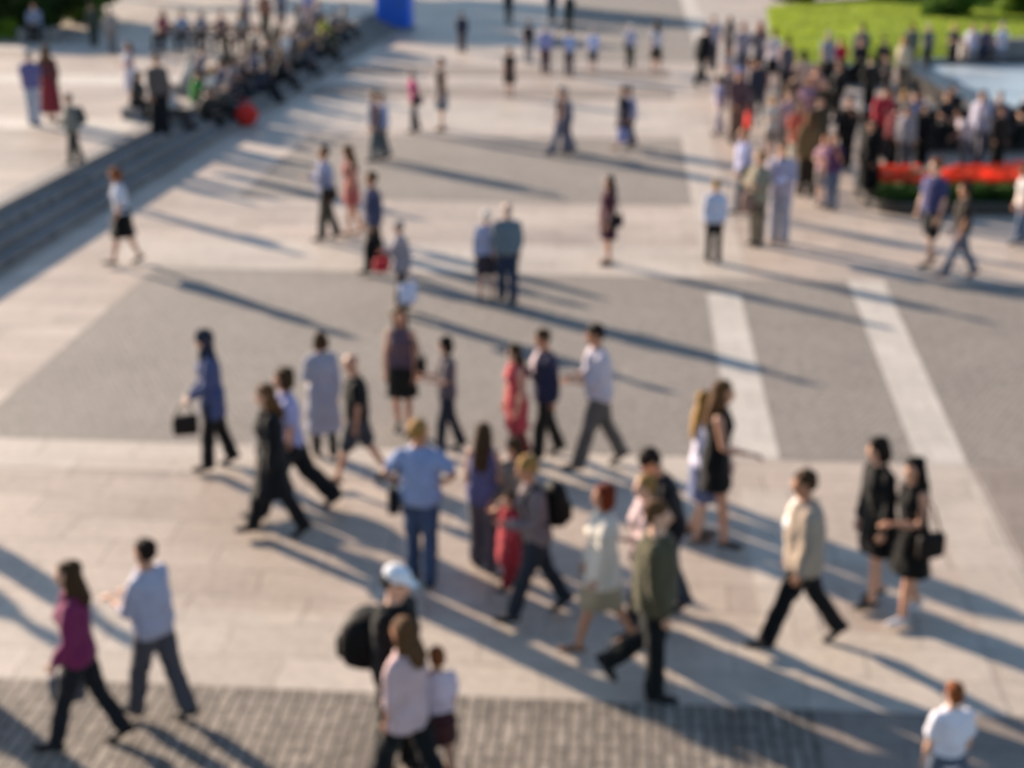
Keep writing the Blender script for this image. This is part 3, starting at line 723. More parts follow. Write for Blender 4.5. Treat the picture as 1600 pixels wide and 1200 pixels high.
P(700, 708, 533, 194, 'dark haired woman in a grey brown top and dark navy jeans', ('tee', '5c5358'), ('jeans', '1f2737'), ('bob', 'dk'), 'step', .9, 'hold', 'f')
P(852, 716, 514, 196, 'man in a dark navy jacket walking close behind the woman in red', ('jacket', '27294a'), ('trousers', '25231f'), ('short', 'br'), 'step', .9, 'one2', extra=('shirt', 'd5bfc4'))
P(808, 722, 545, 206, 'woman with brown hair in a coral red tunic walking beside the navy jacket', ('tunic', 'c1444a', 'none', .5), ('slim', '8c3038'), ('long', 'br'), 'step', .8, 'down', 'f')
P(934, 732, 506, 192, 'man in a pale pink shirt and grey brown trousers with his hands in front', ('rolled', 'bfb2c0'), ('trousers', '5d5550'), ('short', 'dk'), 'walk', .8, 'hold')
P(1112, 852, 594, 348, 'woman in a short black dress reaching forward, long brown hair, bare legs', ('mini', '101012', 'none', .62), ('none', '0'), ('vlong', 'mb'), 'step2', .9, 'reach2', 'f', shoes='2b2323')
P(1094, 842, 612, 10, 'woman with long fair hair in a white lilac top and blue skirt', ('tee', 'c7c0da'), ('skirt', '5e6a96'), ('vlong', 'bl'), 'stand', 1, 'down', 'f', shoes='7a5a48')
P(1362, 944, 682, 200, 'bare legged woman with a dark bob in a long sleeved black top', ('tunic', '0f0f11', 'long', .55), ('none', '0'), ('bob', 'dk'), 'step', .5, 'down', 'f')
P(1414, 968, 714, 204, 'woman with long black hair in a sleeveless black dress and white shoes', ('sundress', '100e0d', 'none', .52), ('none', '0'), ('vlong', 'bk'), 'step', .8, 'one', 'f', shoes='c9c4c6', bags=(('shoulder', '1a1514', 'black shoulder bag behind the woman with white shoes', 1),))
P(1003, 992, 742, 190, 'woman in a pale pink blouse and dark trousers half hidden behind the olive jacket', ('blouse', 'bfa6a8'), ('trousers', '332f36'), ('short', 'bl'), 'step', .8, 'one', 'f')
P(808, 898, 684, 200, 'woman with dark brown hair in a taupe top walking behind the child in red', ('shirt', '7b6a60'), ('trousers', '3a3438'), ('bob', 'br'), 'step', .8, 'carry', 'f')
# middle distance
P(197, 414, 262, 190, 'red haired woman in a white blouse and full black skirt standing alone near the steps', ('tee', 'c3c6d8'), ('fullskirt', '0e0d0c'), ('bob', 'gi'), 'walk', .62, 'down', 'f', shoes='3a3530')
P(512, 376, 228, 196, 'man in a lavender shirt and dark olive trousers with a dark hip bag', ('shirt', '8d8fb2'), ('trousers', '433e36'), ('short', 'br'), 'step', .8, 'one2', bags=(('shoulder', '2a1f1c', 'dark bag on the hip of the man in the lavender shirt', 1),))
P(552, 368, 226, 190, 'woman with long brown hair in a salmon red dress with bare legs', ('sundress', 'b4574f', 'none', .6), ('none', '0'), ('vlong', 'mb'), 'step', .6, 'down', 'f', shoes='9a7660')
P(586, 426, 268, 200, 'person in a navy top with a black bag walking ahead of the grey jacket', ('shirt', '3a3d63'), ('trousers', '2b2926'), ('short', 'br'), 'step', 1, 'down', bags=(('shopping', '0f0e0e', 'black bag carried by the person in the navy top', 1),))
P(628, 490, 344, 206, 'older woman in a mauve grey jacket and dark trousers with a red bag', ('jacket', '8d8590'), ('trousers', '37322e'), ('short', 'gr'), 'step', .6, 'one2', 'f', bags=(('handbag', 'b23038', 'small red handbag of the older woman in the mauve grey jacket', -1), ('shopping', 'c9cbe0', 'white carrier bag of the older woman in the mauve grey jacket', 1)))
P(760, 468, 328, 96, 'white haired woman in a pale blue cardigan and plum skirt beside a man', ('shirt', '9da0c4'), ('skirt', '3c333d'), ('short', 'wh'), 'stand', 1, 'down', 'f')
P(793, 474, 318, 92, 'balding man in a grey teal shirt and navy trousers beside the white haired woman', ('rolled', '5f6f7b'), ('trousers', '28334f'), ('thin', 'gr'), 'step', .6, 'down', bags=(), wide=1.08)
P(949, 412, 274, 206, 'woman with long dark hair in a maroon dress with a black shoulder bag', ('shirt', '4d2531'), ('skirt', '452230'), ('vlong', 'dk'), 'stand', 1, 'down', 'f', bags=(('shoulder', '1d191c', 'black shoulder bag of the woman in maroon', 1),), shoes='5a4c44')
P(1114, 410, 280, 92, 'fair haired woman in a light blue shirt and tapered black trousers seen from behind', ('shirt', 'b3bbd6'), ('slim', '151515'), ('short', 'bl'), 'stand', .3, 'down', 'f', wide=1.1)
P(587, 253, 142, 196, 'man in a dark blue waistcoat and grey trousers left of the man with lavender sleeves', ('tank', '3b4a72'), ('trousers', '5d6264'), ('short', 'br'), 'step', .7, 'down')
P(600, 250, 146, 200, 'man in a pale lavender shirt walking just behind the dark blue waistcoat', ('shirt', 'a9abd3'), ('trousers', '565a5c'), ('short', 'dk'), 'step', .7, 'down')
P(648, 207, 108, 200, 'woman in a bright pink top and dark trousers', ('tee', 'cf3f78'), ('slim', '4c4448'), ('short', 'gr'), 'step', .6, 'down', 'f', bags=(('shoulder', '3c2a30', 'dark bag of the woman in the bright pink top', 1),))
P(690, 203, 90, 208, 'woman in a dark top and blue grey skirt right of the pink top', ('tank', '3f3c3a'), ('skirt', '6c7684'), ('short', 'br'), 'stand', 1, 'down', 'f', shoes='9a7a5a')
P(722, 82, 30, 100, 'person in a dark navy jacket at the edge of the long cabin shadow', ('jacket', '34384e'), ('trousers', '5a4f55'), ('short', 'br'), 'stand', 1)
P(796, 152, 76, 268, 'woman in a dark brown dress standing alone left of the line of blue shirts', ('sundress', '4a3f38', 'short', .5), ('none', '0'), ('bob', 'mb'), 'stand', 1, 'down', 'f')
P(876, 243, 134, 192, 'woman in a dark maroon top and grey trousers striding, left of the navy coat', ('tunic', '41303a', 'none', .7), ('wide', '6d6b7b'), ('short', 'gr'), 'walk', .8, 'down', 'f', shoes='3a3a44')
P(973, 234, 134, 210, 'woman in a navy coat with lavender sleeves and bare striding legs', ('mini', '25253a', 'long', .6), ('none', '0'), ('short', 'br'), 'walk', .9, 'down', 'f', shoes='8b7058', bags=(('shopping', '8f90b8', 'lavender bag of the woman in the navy coat', 1),))
P(886, 240, 138, 196, 'person in a grey lilac shirt walking right behind the dark maroon top', ('shirt', '7d7a8c'), ('trousers', '5f5d6c'), ('short', 'gr'), 'step', .9, 'down')
P(985, 231, 136, 204, 'person in a pale lavender shirt close behind the navy coat', ('shirt', '9a9bc4'), ('trousers', '6f6a70'), ('short', 'dk'), 'step', .8, 'down')
# far away down the middle
P(795, 36, -22, 95, 'person in dark clothes walking in the shadow at the top, left of two others', ('jacket', '262b30'), ('trousers', '25282b'), ('short', 'dk'), 'step', .6)
P(863, 34, -22, 90, 'person in a dark blue green jacket, left of the pair at the top', ('jacket', '2f4058'), ('trousers', '2a3a42'), ('short', 'dk'), 'stand', 1)
P(889, 44, -14, 90, 'person in a dark green jacket, right of the pair at the top', ('jacket', '2a3a3c'), ('trousers', '26332f'), ('short', 'br'), 'stand', 1)
P(826, 100, 42, 95, 'person in a black top at the left end of the line of blue shirts', ('tee', '27232c'), ('trousers', '8d8b8c'), ('short', 'dk'), 'step', .6)
P(852, 115, 38, 98, 'person in a lavender shirt and maroon trousers in the line of blue shirts', ('shirt', '8789c4'), ('trousers', '5a4145'), ('short', 'gr'), 'stand', 1)
P(889, 118, 50, 92, 'person in a sky blue shirt and dark trousers in the line of blue shirts', ('tee', '8fa6dc'), ('trousers', '4b3e44'), ('short', 'br'), 'step', .7)
P(926, 114, 54, 92, 'person in a very pale blue t-shirt and grey shorts, right end of the line', ('tee', 'b5bfee'), ('shorts', '5d6065'), ('short', 'gr'), 'stand', 1)
P(984, 106, 44, 100, 'person in a pale lavender shirt with a dark satchel, left of the white top', ('shirt', 'a9abc8'), ('trousers', '47483f'), ('short', 'wh'), 'stand', 1, bags=(('shoulder', '3a3c36', 'dark satchel of the person in the pale lavender shirt', 1),))
P(1024, 116, 32, 110, 'woman with long brown hair in a white top and dark brown skirt', ('tee', 'c9c5cf'), ('skirt', '4a3d36'), ('long', 'br'), 'stand', 1, 'down', 'f', bags=(('handbag', '453830', 'brown handbag of the woman in the white top', -1),))
# terrace on the left
P(55, 196, 78, 100, 'person in a violet top and pale jeans at the left, beside the long maroon dress', ('tee', '5d5a96'), ('jeans', '9aa3b8'), ('short', 'gr'), 'stand', 1, z=.64, group='people standing on the terrace')
P(82, 190, 70, 104, 'woman with brown hair in a maroon shirt and red skirt on the terrace', ('blouse', '5f3638'), ('maxi', '7c2932'), ('long', 'mb'), 'stand', 1, 'down', 'f', z=.64, group='people standing on the terrace')
P(118, 258, 146, 190, 'man in grey olive clothes with a grey backpack walking left along the terrace edge', ('jacket', '77766f'), ('trousers', '46463e'), ('short', 'br'), 'step', .6, z=.64, bags=(('backpack', '4a4c48', 'grey backpack on the man at the terrace edge'),), group='people standing on the terrace')
P(207, 164, 66, 266, 'woman with long brown hair in a white dress standing alone on the terrace', ('long', 'bdb9cc', 'none', .4), ('none', '0'), ('long', 'mb'), 'stand', 1, 'down', 'f', z=.64, group='people standing on the terrace')
P(148, 72, 12, 96, 'person in dark green clothes near the shrubs', ('jacket', '3f463c'), ('trousers', '3a3d36'), ('short', 'dk'), 'stand', 1, z=.64, group='people standing on the terrace')
P(177, 82, 26, 96, 'person in light grey clothes right of the dark green figure near the shrubs', ('jacket', '8d8583'), ('trousers', '7d7573'), ('short', 'br'), 'stand', 1, z=.64, group='people standing on the terrace')
P(252, 210, 66, 280, 'person in a brown top and wide black trousers standing above the steps', ('shirt', '5b524f'), ('wide', '171a20'), ('short', 'br'), 'stand', 1, z=.64, group='people standing on the terrace')
for x, y, hd, lb, t, b, hr in ((385, 40, 200, 'person in a lilac top standing behind the bench end', ('tee', '9d97b5'), ('trousers', '6d6470'), ('short', 'br')), (416, 60, 100, 'person in a rust brown top and dark green trousers behind the seated row', ('shirt', '8a5f50'), ('trousers', '3a4036'), ('short', 'mb')),
        (440, 36, 110, 'person in a grey blue jacket left of the tall lavender figure', ('jacket', '6d7590'), ('trousers', '4d5363'), ('short', 'gr')), (482, 44, 95, 'person in a lavender shirt and pinkish trousers behind the seated row', ('shirt', '8a8cc0'), ('trousers', '9b8288'), ('short', 'br')),
        (448, 110, 250, 'child in a white top standing among the seated row', ('tee', 'd8d2cf'), ('shorts', '8b8480'), ('short', 'bl'))):
    P(x, y, 0, hd, lb, t, b, hr, 'stand', 1, z=.64, h=1.2 if 'child' in lb else 1.75, sex='c' if 'child' in lb else 'm', group='people standing on the terrace')
# seated along the top step, from the near end
ROW = [(40.3, 'pale grey shirt and dark lap', 'b3aca8', '3a3332', 'gr', 'f', 'person in a pale grey shirt seated first on the steps, beside the standing brown top'),
       (42.6, '', '2f8a35', '3a3530', 'br', 'm', 'person in a bright green t-shirt seated on the steps'),
       (43.7, '', 'd3cbc6', '3b3a48', 'bl', 'f', 'fair haired person in a white top seated right of the bright green t-shirt'),
       (44.8, '', '3f4468', '1e2030', 'dk', 'm', 'person in a navy blue shirt seated above the red bag'), (45.9, '', '80767e', '2a2830', 'br', 'f', 'person in a mauve top seated second from the red bag'),
       (47.2, '', '4c4347', '17171b', 'br', 'm', 'person in a dark brown top and black trousers seated third from the red bag'), (48.5, '', '5e5a72', '14151a', 'dk', 'f', 'person in a slate purple top seated left of the black jacket'),
       (49.9, '', '1c2026', '101216', 'bk', 'm', 'person all in black seated in the middle of the row on the steps'), (51.6, '', '6b6058', '28251f', 'mb', 'f', 'person in a taupe jacket seated right of the one all in black'),
       (53.2, '', '54504f', '3d342b', 'br', 'm', 'person in a charcoal top and brown trousers seated in the far half of the row'), (54.9, '', '5f5a72', '302c38', 'dk', 'f', 'person in a dusky violet top seated next but one to the yellow top'),
       (56.4, '', '7a6a62', '2c2724', 'br', 'm', 'person in a brown top seated just before the yellow top'), (58.0, '', 'b0ad3e', '4a4430', 'br', 'f', 'person in a yellow top seated near the far end of the steps'),
       (59.7, '', '4d4a58', '25242c', 'dk', 'm', 'person in dark grey seated right of the yellow top'), (61.4, '', '8c7f74', '3c3630', 'mb', 'm', 'person in a beige brown jacket seated last, closest to the blue cabin')]
for i, (v, _, c, b, hr, sx, lb) in enumerate(ROW):
    P(0, 0, 0, -4 + R.uniform(-22, 18), lb, ('tee' if i % 3 else 'jacket', c), ('trousers', b), (('long' if sx == 'f' else 'short'), hr), 'steps', 1, 'lap' if i % 2 else 'hold', sx, z=.64, h=R.uniform(1.66, 1.8), at=uvs(-13.14, v - 1.6), lean=R.uniform(4, 20), group='people sitting along the steps')
ROW2 = [(38.4, -13.9, .64, '3c3836', '1a1a1c', 'person in dark grey sitting on the terrace behind the near end of the row'), (40.2, -12.75, .32, '2b2724', '1c1a18', 'person in dark brown sitting low on the steps in front of the bright green t-shirt'), (41.4, -12.6, .32, '4b4744', '1f1d1c', 'person in a smoky grey top sitting low on the steps left of the red bag'),
        (42.6, -13.95, .64, 'c8beb6', '4b4540', 'person in an off white top sitting behind the navy blue shirt'), (44.0, -14.0, .64, '6e6672', '26242a', 'person in a heather grey top sitting behind the mauve top'), (45.4, -12.55, .32, '2e3244', '16181f', 'person in a midnight blue jacket sitting low on the steps past the red bag'),
        (46.6, -13.95, .64, '3a3534', '1b191a', 'person in a dark umber top in the back row of the steps'), (47.8, -12.6, .32, '1f2127', '131418', 'person in black sitting low in front of the slate purple top'), (49.6, -13.95, .64, '8b8076', '38332e', 'person in a mushroom coloured top in the back row of the steps'),
        (51.0, -12.6, .32, '46424c', '1f1d22', 'person in a graphite violet top sitting low in the middle of the steps'), (52.6, -13.95, .64, '57504a', '2a2622', 'person in a dark khaki grey top in the back row near the far end'), (54.2, -12.6, .32, '3d3a34', '24211d', 'person in dark olive sitting low near the yellow top'),
        (56.0, -13.95, .64, '9a8e86', '4a443f', 'person in a pale brown top behind the yellow top'), (58.4, -13.9, .64, '605a6a', '2c2932', 'person in a grey purple top in the back row, nearest the blue cabin')]
for i, (v, u, zz, c, b, lb) in enumerate(ROW2):
    P(0, 0, 0, -6 + R.uniform(-30, 30), lb, ('jacket' if i % 2 else 'shirt', c), ('trousers', b), ('long' if i % 3 == 0 else 'short', R.choice(['dk', 'br', 'mb', 'gr', 'bl'])), 'cross' if zz > .5 else 'steps', 1, R.choice(['lap', 'hold', 'phone', 'cross']), 'f' if i % 3 == 0 else 'm', z=zz + (.3 if zz > .5 else 0), h=R.uniform(1.66, 1.82), at=uvs(u, v), lean=R.uniform(6, 24), group='people sitting along the steps')
    if zz > .5:
        X, Y = uvs(u, v); lw = empty('stone_block', (X - .05, Y, .64), R.uniform(-.2, .2)); tag(lw, 'low stone seat under the ' + lb.split('person in ')[1].split(' ')[0] + ' ' + ' '.join(lb.split('person in ')[1].split(' ')[1:4]) + ' sitter, back row', 'block', 'stone seats on the terrace')
        boxes('block', [(-.28, .28, -.3, .3, 0, .3)], stone, lw, .02)
g = Geo(); g.ball((0, 0, .29), (.33, .25, .3), None, 20, 10); X, Y = ground_at(386, 196)
rb = empty('red_bag', (X, Y, 0), .4); tag(rb, 'bulging bright red bag standing on the ground below the seated row', 'bag'); rm = surf('red_fabric', 'c22a22', .7, 20., .2, .3)
mesh_obj('bag_body', g.v, g.f, rm, rb, True)
for yy in (-.07, .07):
    q = Geo(); q.tube([(-.14, yy, .5), (-.1, yy, .66), (0, yy, .7), (.1, yy, .66), (.14, yy, .5)], [.012] * 5, 6); mesh_obj('strap', q.v, q.f, rm, rb, True)
# on the bench and by the shrubs
for i, (dx, c, b, hr, lb) in enumerate(((-1.4, '8f4350', '2b2024', 'br', 'person in a dusty red top at the left end of the bench'), (-.72, '7f90ac', '1f2026', 'br', 'person in a grey blue top second on the bench'), (-.02, '7b7c8c', '24201f', 'gr', 'person in a slate grey top in the middle of the bench'),
                                      (.68, '8a6a62', '2a221e', 'mb', 'person in a reddish brown top fourth on the bench'), (1.38, '9d938c', '4a3a33', 'bl', 'person in a beige top at the right end of the bench'))):
    P(0, 0, 0, 262 + R.uniform(-12, 12), lb, ('tee', c), ('trousers', b), ('short' if i % 2 else 'long', hr), 'sit', 1, 'lap', 'f' if i % 2 == 0 else 'm', z=1.10, h=1.72, at=(BX + dx * math.cos(rad(-8)) , BY + .1 + dx * math.sin(rad(-8))), lean=3, group='people sitting on the bench')
X, Y = ground_at(62, 64, .64)
lw = empty('stone_block', (X, Y + .1, .64)); tag(lw, 'low pale stone block by the shrubs used as a seat', 'block')
boxes('block', [(-.75, .75, -.3, .3, 0, .44)], stone, lw, .03)
P(0, 0, 0, 276, 'person in a grey blue jacket sitting on a stone block by the shrubs', ('jacket', '8087a0'), ('trousers', '15181c'), ('short', 'mb'), 'sit', 1, 'lap', z=1.08, h=1.78, at=(X - .1, Y + .02), lean=8, group='people sitting on the terrace')
# crowd on the right
G1 = 'people crowding by the fountain'
def Q(x, y, head, hd, lb, t, b, hr, pose='stand', sx='m', arms='down', **kw): P(x, y, head, hd, lb, t, b, hr, pose, .8, arms, sx, group=G1, **kw)
Q(1094, 136, 40, 40, 'tall man in a black suit leaning forward at the left of the far crowd', ('jacket', '17171c'), ('trousers', '131311'), ('short', 'br'), 'walk', lean=14)
Q(1122, 210, 118, 200, 'woman in a lavender top and white trousers at the left of the red bag', ('tee', '8c88b5'), ('trousers', 'b9aeb0'), ('bob', 'br'), 'step', 'f')
Q(1150, 225, 68, 285, 'person in a blue cap and maroon shirt with a red bag', ('shirt', '5c4448'), ('trousers', '6e5a50'), ('cap', 'br', '7c86c8'), arms='carry', bags=(('shopping', 'c5322c', 'bright red bag of the person in the blue cap', 1),))
Q(1182, 195, 90, 110, 'person in a dark slate jacket right of the blue cap', ('jacket', '2f3340'), ('trousers', '3a3f4a'), ('short', 'dk'), 'step')
Q(1158, 130, 22, 95, 'tall person in a mauve grey top behind the blue cap', ('tee', '8d8494'), ('trousers', '4f5563'), ('short', 'gi'))
Q(1184, 128, 14, 92, 'person with auburn hair in a brown and grey jacket at the back of the crowd', ('jacket', '6e6a72'), ('jeans', '4c566c'), ('long', 'gi'), sx='f')
Q(1206, 142, 44, 98, 'person in a pinkish white shirt with a black skirt in the far crowd', ('tee', 'd0c0c2'), ('skirt', '1d1c22'), ('short', 'br'), sx='f')
Q(1226, 160, 52, 100, 'person in a dark grey vest in front of the lawn', ('tank', '54505c'), ('trousers', '2a2a30'), ('short', 'dk'))
Q(1250, 188, 52, 96, 'woman with dark curly hair in a beige pink top and lavender skirt by the lawn', ('tee', 'b79a8a'), ('skirt', '7d7692'), ('bob', 'dk'), sx='f')
Q(1271, 200, 100, 210, 'person in a salmon shirt among the crowd', ('tee', 'c28873'), ('trousers', '5b4d42'), ('short', 'mb'))
Q(1290, 142, 48, 100, 'person in a grey lilac top and black trousers against the lawn', ('tee', '8d8a98'), ('trousers', '211f22'), ('short', 'gr'))
Q(1342, 128, 36, 95, 'man in a slate grey jacket standing alone against the bright lawn', ('jacket', '5a5d68'), ('trousers', '241f1e'), ('short', 'dk'))
Q(1158, 334, 200, 186, 'man in a pale lavender shirt and blue grey trousers walking in front of the crowd', ('shirt', 'a3a4d4'), ('trousers', '45525f'), ('short', 'gi'), 'step', bags=(('shoulder', '39423c', 'dark green bag of the man in the pale lavender shirt', 1),))
Q(1181, 382, 236, 196, 'woman in a greenish beige top and khaki trousers left of the lilac trousers', ('jacket', '8f8672'), ('trousers', '5a5347'), ('short', 'bl'), sx='f', bags=(('shopping', '8a6f64', 'brown pink bag of the woman in khaki', 1),))
Q(1216, 378, 178, 262, 'tall person in a lavender pink shirt and lilac trousers at the front of the crowd', ('shirt', 'a79cb8'), ('trousers', 'a09cae'), ('short', 'mb'), shoes='6a5552', bags=(('papers', 'c3c8ea', 'pale blue folder held by the tall person in lilac trousers'),), arms='hold')
Q(1243, 290, 155, 255, 'woman in an orange red top and cream trousers in the crowd', ('tee', 'c45a44'), ('trousers', 'cfc4b2'), ('long', 'br'), sx='f', bags=(('shoulder', '17151a', 'black shoulder bag of the woman in cream trousers', 1),))
Q(1258, 306, 172, 120, 'person in an ochre brown jacket right of the cream trousers', ('jacket', '6d5738'), ('trousers', '2e261e'), ('long', 'mb'), sx='f')
Q(1203, 250, 150, 240, 'woman in a pale cream blouse behind the lavender pink shirt', ('blouse', 'c8bdb2'), ('skirt', '8a7a70'), ('bob', 'bl'), sx='f')
Q(1228, 250, 140, 255, 'person in a rose top in the middle of the crowd', ('tee', 'b58d92'), ('trousers', '554d58'), ('short', 'br'))
Q(1275, 262, 150, 270, 'person in a dark olive jacket at the right side of the crowd', ('jacket', '453d2c'), ('trousers', '241f1c'), ('short', 'dk'))
Q(1297, 326, 208, 268, 'woman in a deep purple top and blue jeans at the corner of the flower bed', ('tee', '562a58'), ('jeans', '4b5a78'), ('short', 'mb'), sx='f', shoes='4a3030')
Q(1284, 322, 226, 250, 'woman in a dusty pink top and grey skirt left of the deep purple top', ('tee', 'b08590'), ('skirt', '6b6464'), ('long', 'gi'), sx='f')
Q(1354, 312, 186, 200, 'person in a long black coat at the left end of the flower bed', ('coat', '0c0b0b', 'long', .3), ('trousers', '0e0d0d'), ('long', 'bk'), sx='f')
Q(1320, 262, 150, 266, 'person all in black with a grey collar left of the long black coat', ('jacket', '131216'), ('trousers', '100f10'), ('short', 'bk'))
Q(1450, 416, 236, 212, 'tall person in a navy shirt and black shorts with bare legs on the right', ('shirt', '3b3c70', 'short'), ('shorts', '22201f'), ('short', 'gi'), 'step')
Q(1496, 436, 286, 176, 'man in a dark brown t-shirt and grey blue jeans striding on the right', ('tee', '2d231e'), ('jeans', '5d6478'), ('short', 'dk'), 'walk', shoes='6a4a48')
Q(1592, 382, 268, 190, 'person in a white top and blue jeans at the right edge', ('tee', 'cfc6c2'), ('jeans', '4c6080'), ('bob', 'dk'), 'step', 'f')
Q(1438, 262, 168, 250, 'woman in black between the granite bench and the red flowers', ('coat', '131114', 'long', .6), ('trousers', '100f12'), ('long', 'bk'), sx='f')
Q(1482, 232, 132, 265, 'tall person in black with raised shoulders standing before the pool', ('jacket', '141317'), ('trousers', '121114'), ('short', 'bk'), wide=1.15)
Q(1504, 266, 176, 215, 'woman in a pale mauve top leaning forward before the long granite bench', ('tee', 'b5a6ad'), ('trousers', '5c545c'), ('long', 'dk'), sx='f', lean=22, arms='reach')
Q(1392, 262, 188, 80, 'person with a dark red jacket bending by the flowers', ('jacket', '6a2226'), ('trousers', '1a1616'), ('short', 'dk'), lean=20)
Q(1556, 266, 186, 270, 'person in a dark brown jacket at the right of the long granite bench', ('jacket', '2c2420'), ('trousers', '221c19'), ('short', 'br'))
# sitting on the long granite bench
RIM = [(1318, 0, 'c2253a', '1d1a1c', 'dk', 'person in a crimson top sitting on the short granite bench before the lawn'), (1366, 1, 'c9c4cc', '15151a', 'mb', 'person in a white shirt sitting on the long granite bench'), (1413, 1, 'a9aad6', '16161c', 'mb', 'person in a lavender white shirt sitting on the long granite bench'),
       (1390, 1, 'd3c6ac', '2a2320', 'bl', 'fair haired person in a cream top between the white and lavender shirts'), (1455, 1, '2a2628', '171516', 'dk', 'person in a charcoal top sitting on the long granite bench behind the mauve top'), (1535, 1, '4f4d62', '201e22', 'gr', 'person in a dusky blue top sitting on the long granite bench at the right'), (1578, 1, '3a302c', '1c1816', 'br', 'person in a dark brown shirt sitting on the long granite bench, rightmost')]
for i, (px, side, c, b, hr, lb) in enumerate(RIM):
    if side == 0: at = (10.6, 50.45); hd = 262
    else:
        at = ((px - 800) / F * 39.9, 38.62); hd = 270 + R.uniform(-25, 25)
    P(0, 0, 0, hd, lb, ('shirt' if i % 2 else 'tee', c), ('trousers', b), ('long' if i in (3, 2) else 'short', hr), 'sit', 1, 'lap', 'f' if i in (2, 3) else 'm', z=.58, h=1.75, at=at, lean=R.uniform(2, 12), group='people sitting on the granite benches')
# more of the crowd between the path, the lawn and the fountain
MORE = [(1112, 108, 'tee', '9b93a8', '3f3d48', 'br', 'm', 'person in a pale mauve top at the top left of the far crowd'), (1138, 96, 'shirt', '8d8078', '4d4a55', 'mb', 'f', 'person in a stone brown shirt at the far back of the crowd, left side'),
        (1136, 168, 'tee', 'b3a3a0', '565260', 'mb', 'f', 'person in a faded pink top just left of the blue cap'), (1170, 176, 'tank', '7e6f77', '3d3a45', 'br', 'f', 'person in a dusty plum top just right of the blue cap'),
        (1236, 214, 'jacket', '6a5140', '3a302a', 'dk', 'm', 'person in a chestnut brown jacket in the heart of the crowd'),
        (1258, 224, 'tee', '99768a', '3d3740', 'br', 'f', 'person in a mauve pink top beside the chestnut jacket'), (1284, 226, 'jacket', '38301f', '1f1b17', 'dk', 'm', 'person in a dark khaki jacket near the left end of the granite bench'),
        (1306, 190, 'jacket', '1d1b1e', '141315', 'bk', 'm', 'person in a black jacket behind the dark khaki jacket'), (1356, 176, 'jacket', '2a2623', '1b1917', 'br', 'm', 'person in a dark sepia jacket behind the bench, left of the pool'), (1384, 168, 'tee', '23202a', '19171b', 'bk', 'm', 'person in a dark plum t-shirt by the left edge of the pool'),
        (1408, 150, 'shirt', 'c9b79c', '5b5044', 'bl', 'f', 'fair haired person in a sand coloured shirt at the left corner of the pool'), ]
for x, y, tk, c, b, hr, sx, lb in MORE:
    Q(x, y, 0, R.choice([95, 200, 262, 190, 100]), lb, (tk, c), ('trousers', b), (('long' if sx == 'f' else 'short'), hr), sx=sx, h=R.uniform(1.5, 1.86), lean=R.uniform(-2, 9), wide=R.uniform(.92, 1.12))
for x, y, c, b, hr, lb in ((1412, 268, '8f8a92', '4b474f', 'dk', 'person in light grey standing just left of the woman in black by the flowers'), (1526, 258, 'aaa5bb', '5a5762', 'br', 'person in a pale lilac jacket right of the pale mauve top'),
        (1372, 246, 'b2313a', '2a2226', 'dk', 'person in a red cardigan left of the dark red jacket')):
    Q(x, y, 0, R.choice([80, 200, 262, 285]), lb, ('jacket', c), ('trousers', b), ('short', hr), h=R.uniform(1.55, 1.82), lean=R.uniform(0, 16))
for i, (X, Y, c, b, hr, lb) in enumerate(((9.5, 38.62, '1b191c', '121214', 'bk', 'person in black sitting at the left end of the long granite bench'), (10.1, 38.65, '35302e', '171517', 'dk', 'person in dark grey brown sitting second on the long granite bench'), (13.9, 38.62, '1e1c20', '131214', 'dk', 'person in black sitting at the far right of the long granite bench'),
        (11.3, 50.45, '2c2828', '1b1a1c', 'br', 'person in dark clothes in the middle of the short bench'), (12.0, 50.45, '3b3134', '1d1a1b', 'dk', 'person in a dark wine top at the right end of the short bench'))):
    P(0, 0, 0, 266 + R.uniform(-20, 20), lb, ('shirt', c), ('trousers', b), ('short', hr), 'sit', 1, 'lap', z=.58, h=1.74, at=(X, Y), lean=6, group='people sitting on the granite benches')
# behind the pool
for x, y, hd, lb, c, b, hr, sx in ((1436, 112, 95, 'person in a grey green top behind the pool, beside the lawn', '5f6660', '4c4f40', 'mb', 'm'), (1462, 112, 262, 'person in a slate blue top behind the pool', '59616e', '49503f', 'gr', 'm'), (1502, 114, 268, 'person with fair hair in a dark grey top behind the pool', '4a4850', '2e2a2c', 'bl', 'f'),
        (1532, 116, 262, 'person in a white shirt behind the pool, left of the navy shirt', 'c6c4e0', '8f8f9c', 'br', 'm'), (1553, 114, 275, 'person in a navy shirt behind the pool between two white shirts', '3e4468', '33374a', 'dk', 'm'), (1579, 118, 265, 'person in a white lilac shirt behind the pool at the right', 'cbc8e4', '8c8894', 'gr', 'f')):
    P(x, y, 0, hd, lb, ('tee', c), ('trousers', b), ('short', hr), 'stand', 1, 'down', sx, h=R.uniform(1.62, 1.74), at=(ground_at(x, 104)[0] * .945, 52.85), group='people behind the pool')
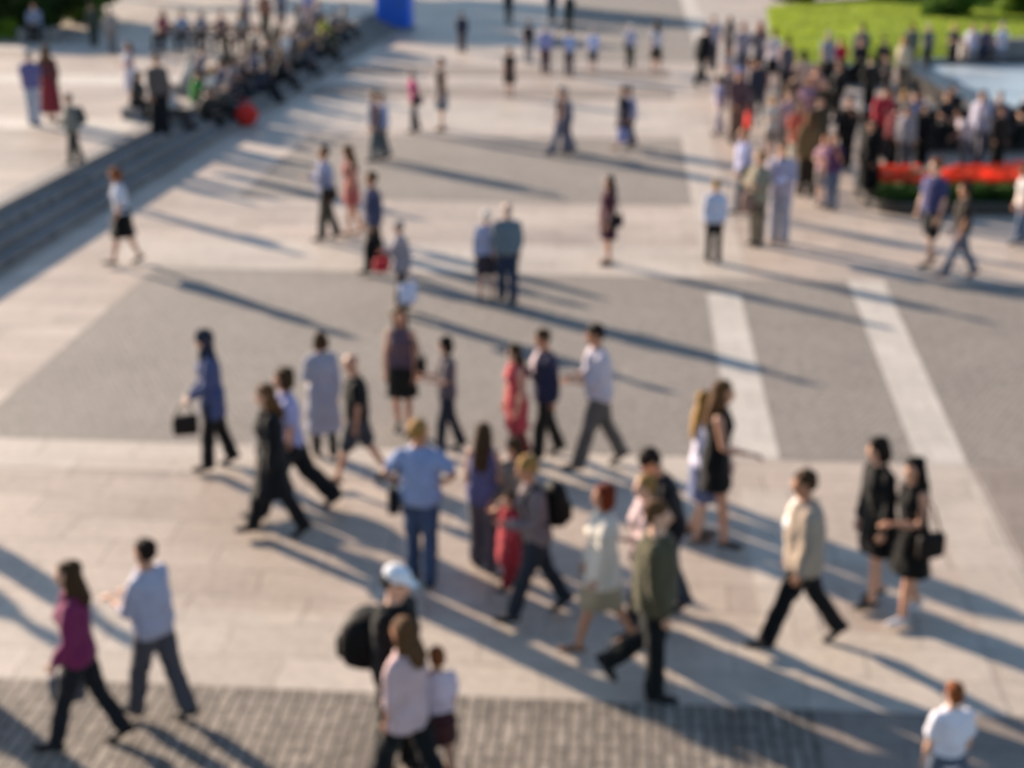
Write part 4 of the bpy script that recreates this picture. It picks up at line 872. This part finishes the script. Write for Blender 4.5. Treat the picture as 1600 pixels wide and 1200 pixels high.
# just outside the left edge: their shadows fall into the picture
t1, t2 = ground_at(225, 1010), ground_at(95, 1008)
for X, Y, c, lb in ((t1[0] - 4.4, t1[1] + 4.26, '6a6f80', 'person in a grey shirt just outside the left edge of the view'), (t2[0] - 4.4, t2[1] + 4.26, '44485a', 'person in a dark shirt just outside the left edge of the view'), (-6.25, 13.3, '80766e', 'person in a beige shirt just outside the lower left edge of the view')):
    P(0, 0, 0, 190, lb, ('shirt', c), ('trousers', '2c2c30'), ('short', 'dk'), 'step', .8, h=1.7, at=(X, Y), group=G0)
bake_people()

# ------------------------------------------------------------------ light, sky, camera
EL = rad(15.4); sd = Vector((.719 * math.cos(EL), -.695 * math.cos(EL), -math.sin(EL)))
sl = bpy.data.lights.new('sun', 'SUN'); sl.energy = 5.0; sl.angle = rad(.9); sl.color = (1, .83, .66)
so = bpy.data.objects.new('sun', sl); so.rotation_euler = sd.to_track_quat('-Z', 'Y').to_euler(); so.location = (-20, 30, 20); COL.objects.link(so)
w = bpy.data.worlds.new('World'); scene.world = w; w.use_nodes = True; nt = w.node_tree
bg = nt.nodes['Background']; sk_ = nt.nodes.new('ShaderNodeTexSky'); sk_.sky_type = 'NISHITA'; sk_.sun_disc = False
sk_.sun_elevation = EL; sk_.sun_rotation = math.atan2(-.719, .695); sk_.air_density = 1.0; sk_.dust_density = .5; sk_.ozone_density = 2.0
nt.links.new(sk_.outputs[0], bg.inputs[0]); bg.inputs[1].default_value = .078
cam = bpy.data.cameras.new('camera'); co = bpy.data.objects.new('camera', cam); COL.objects.link(co)
cam.sensor_width = 36; cam.lens = 36 * F / 1600; cam.clip_end = 2000; cam.clip_start = .05
co.location = (0, 0, H); co.rotation_euler = (PI / 2 - PITCH, 0, 0); scene.camera = co
cam.dof.use_dof = DOF; cam.dof.focus_distance = 1.0; cam.dof.aperture_fstop = 7.6; cam.dof.aperture_blades = 0
scene.view_settings.view_transform = 'Standard'; scene.view_settings.look = 'None'; scene.view_settings.exposure = EXPO; scene.view_settings.gamma = 1
scene.view_settings.use_curve_mapping = False
scene.cycles.use_denoising = True
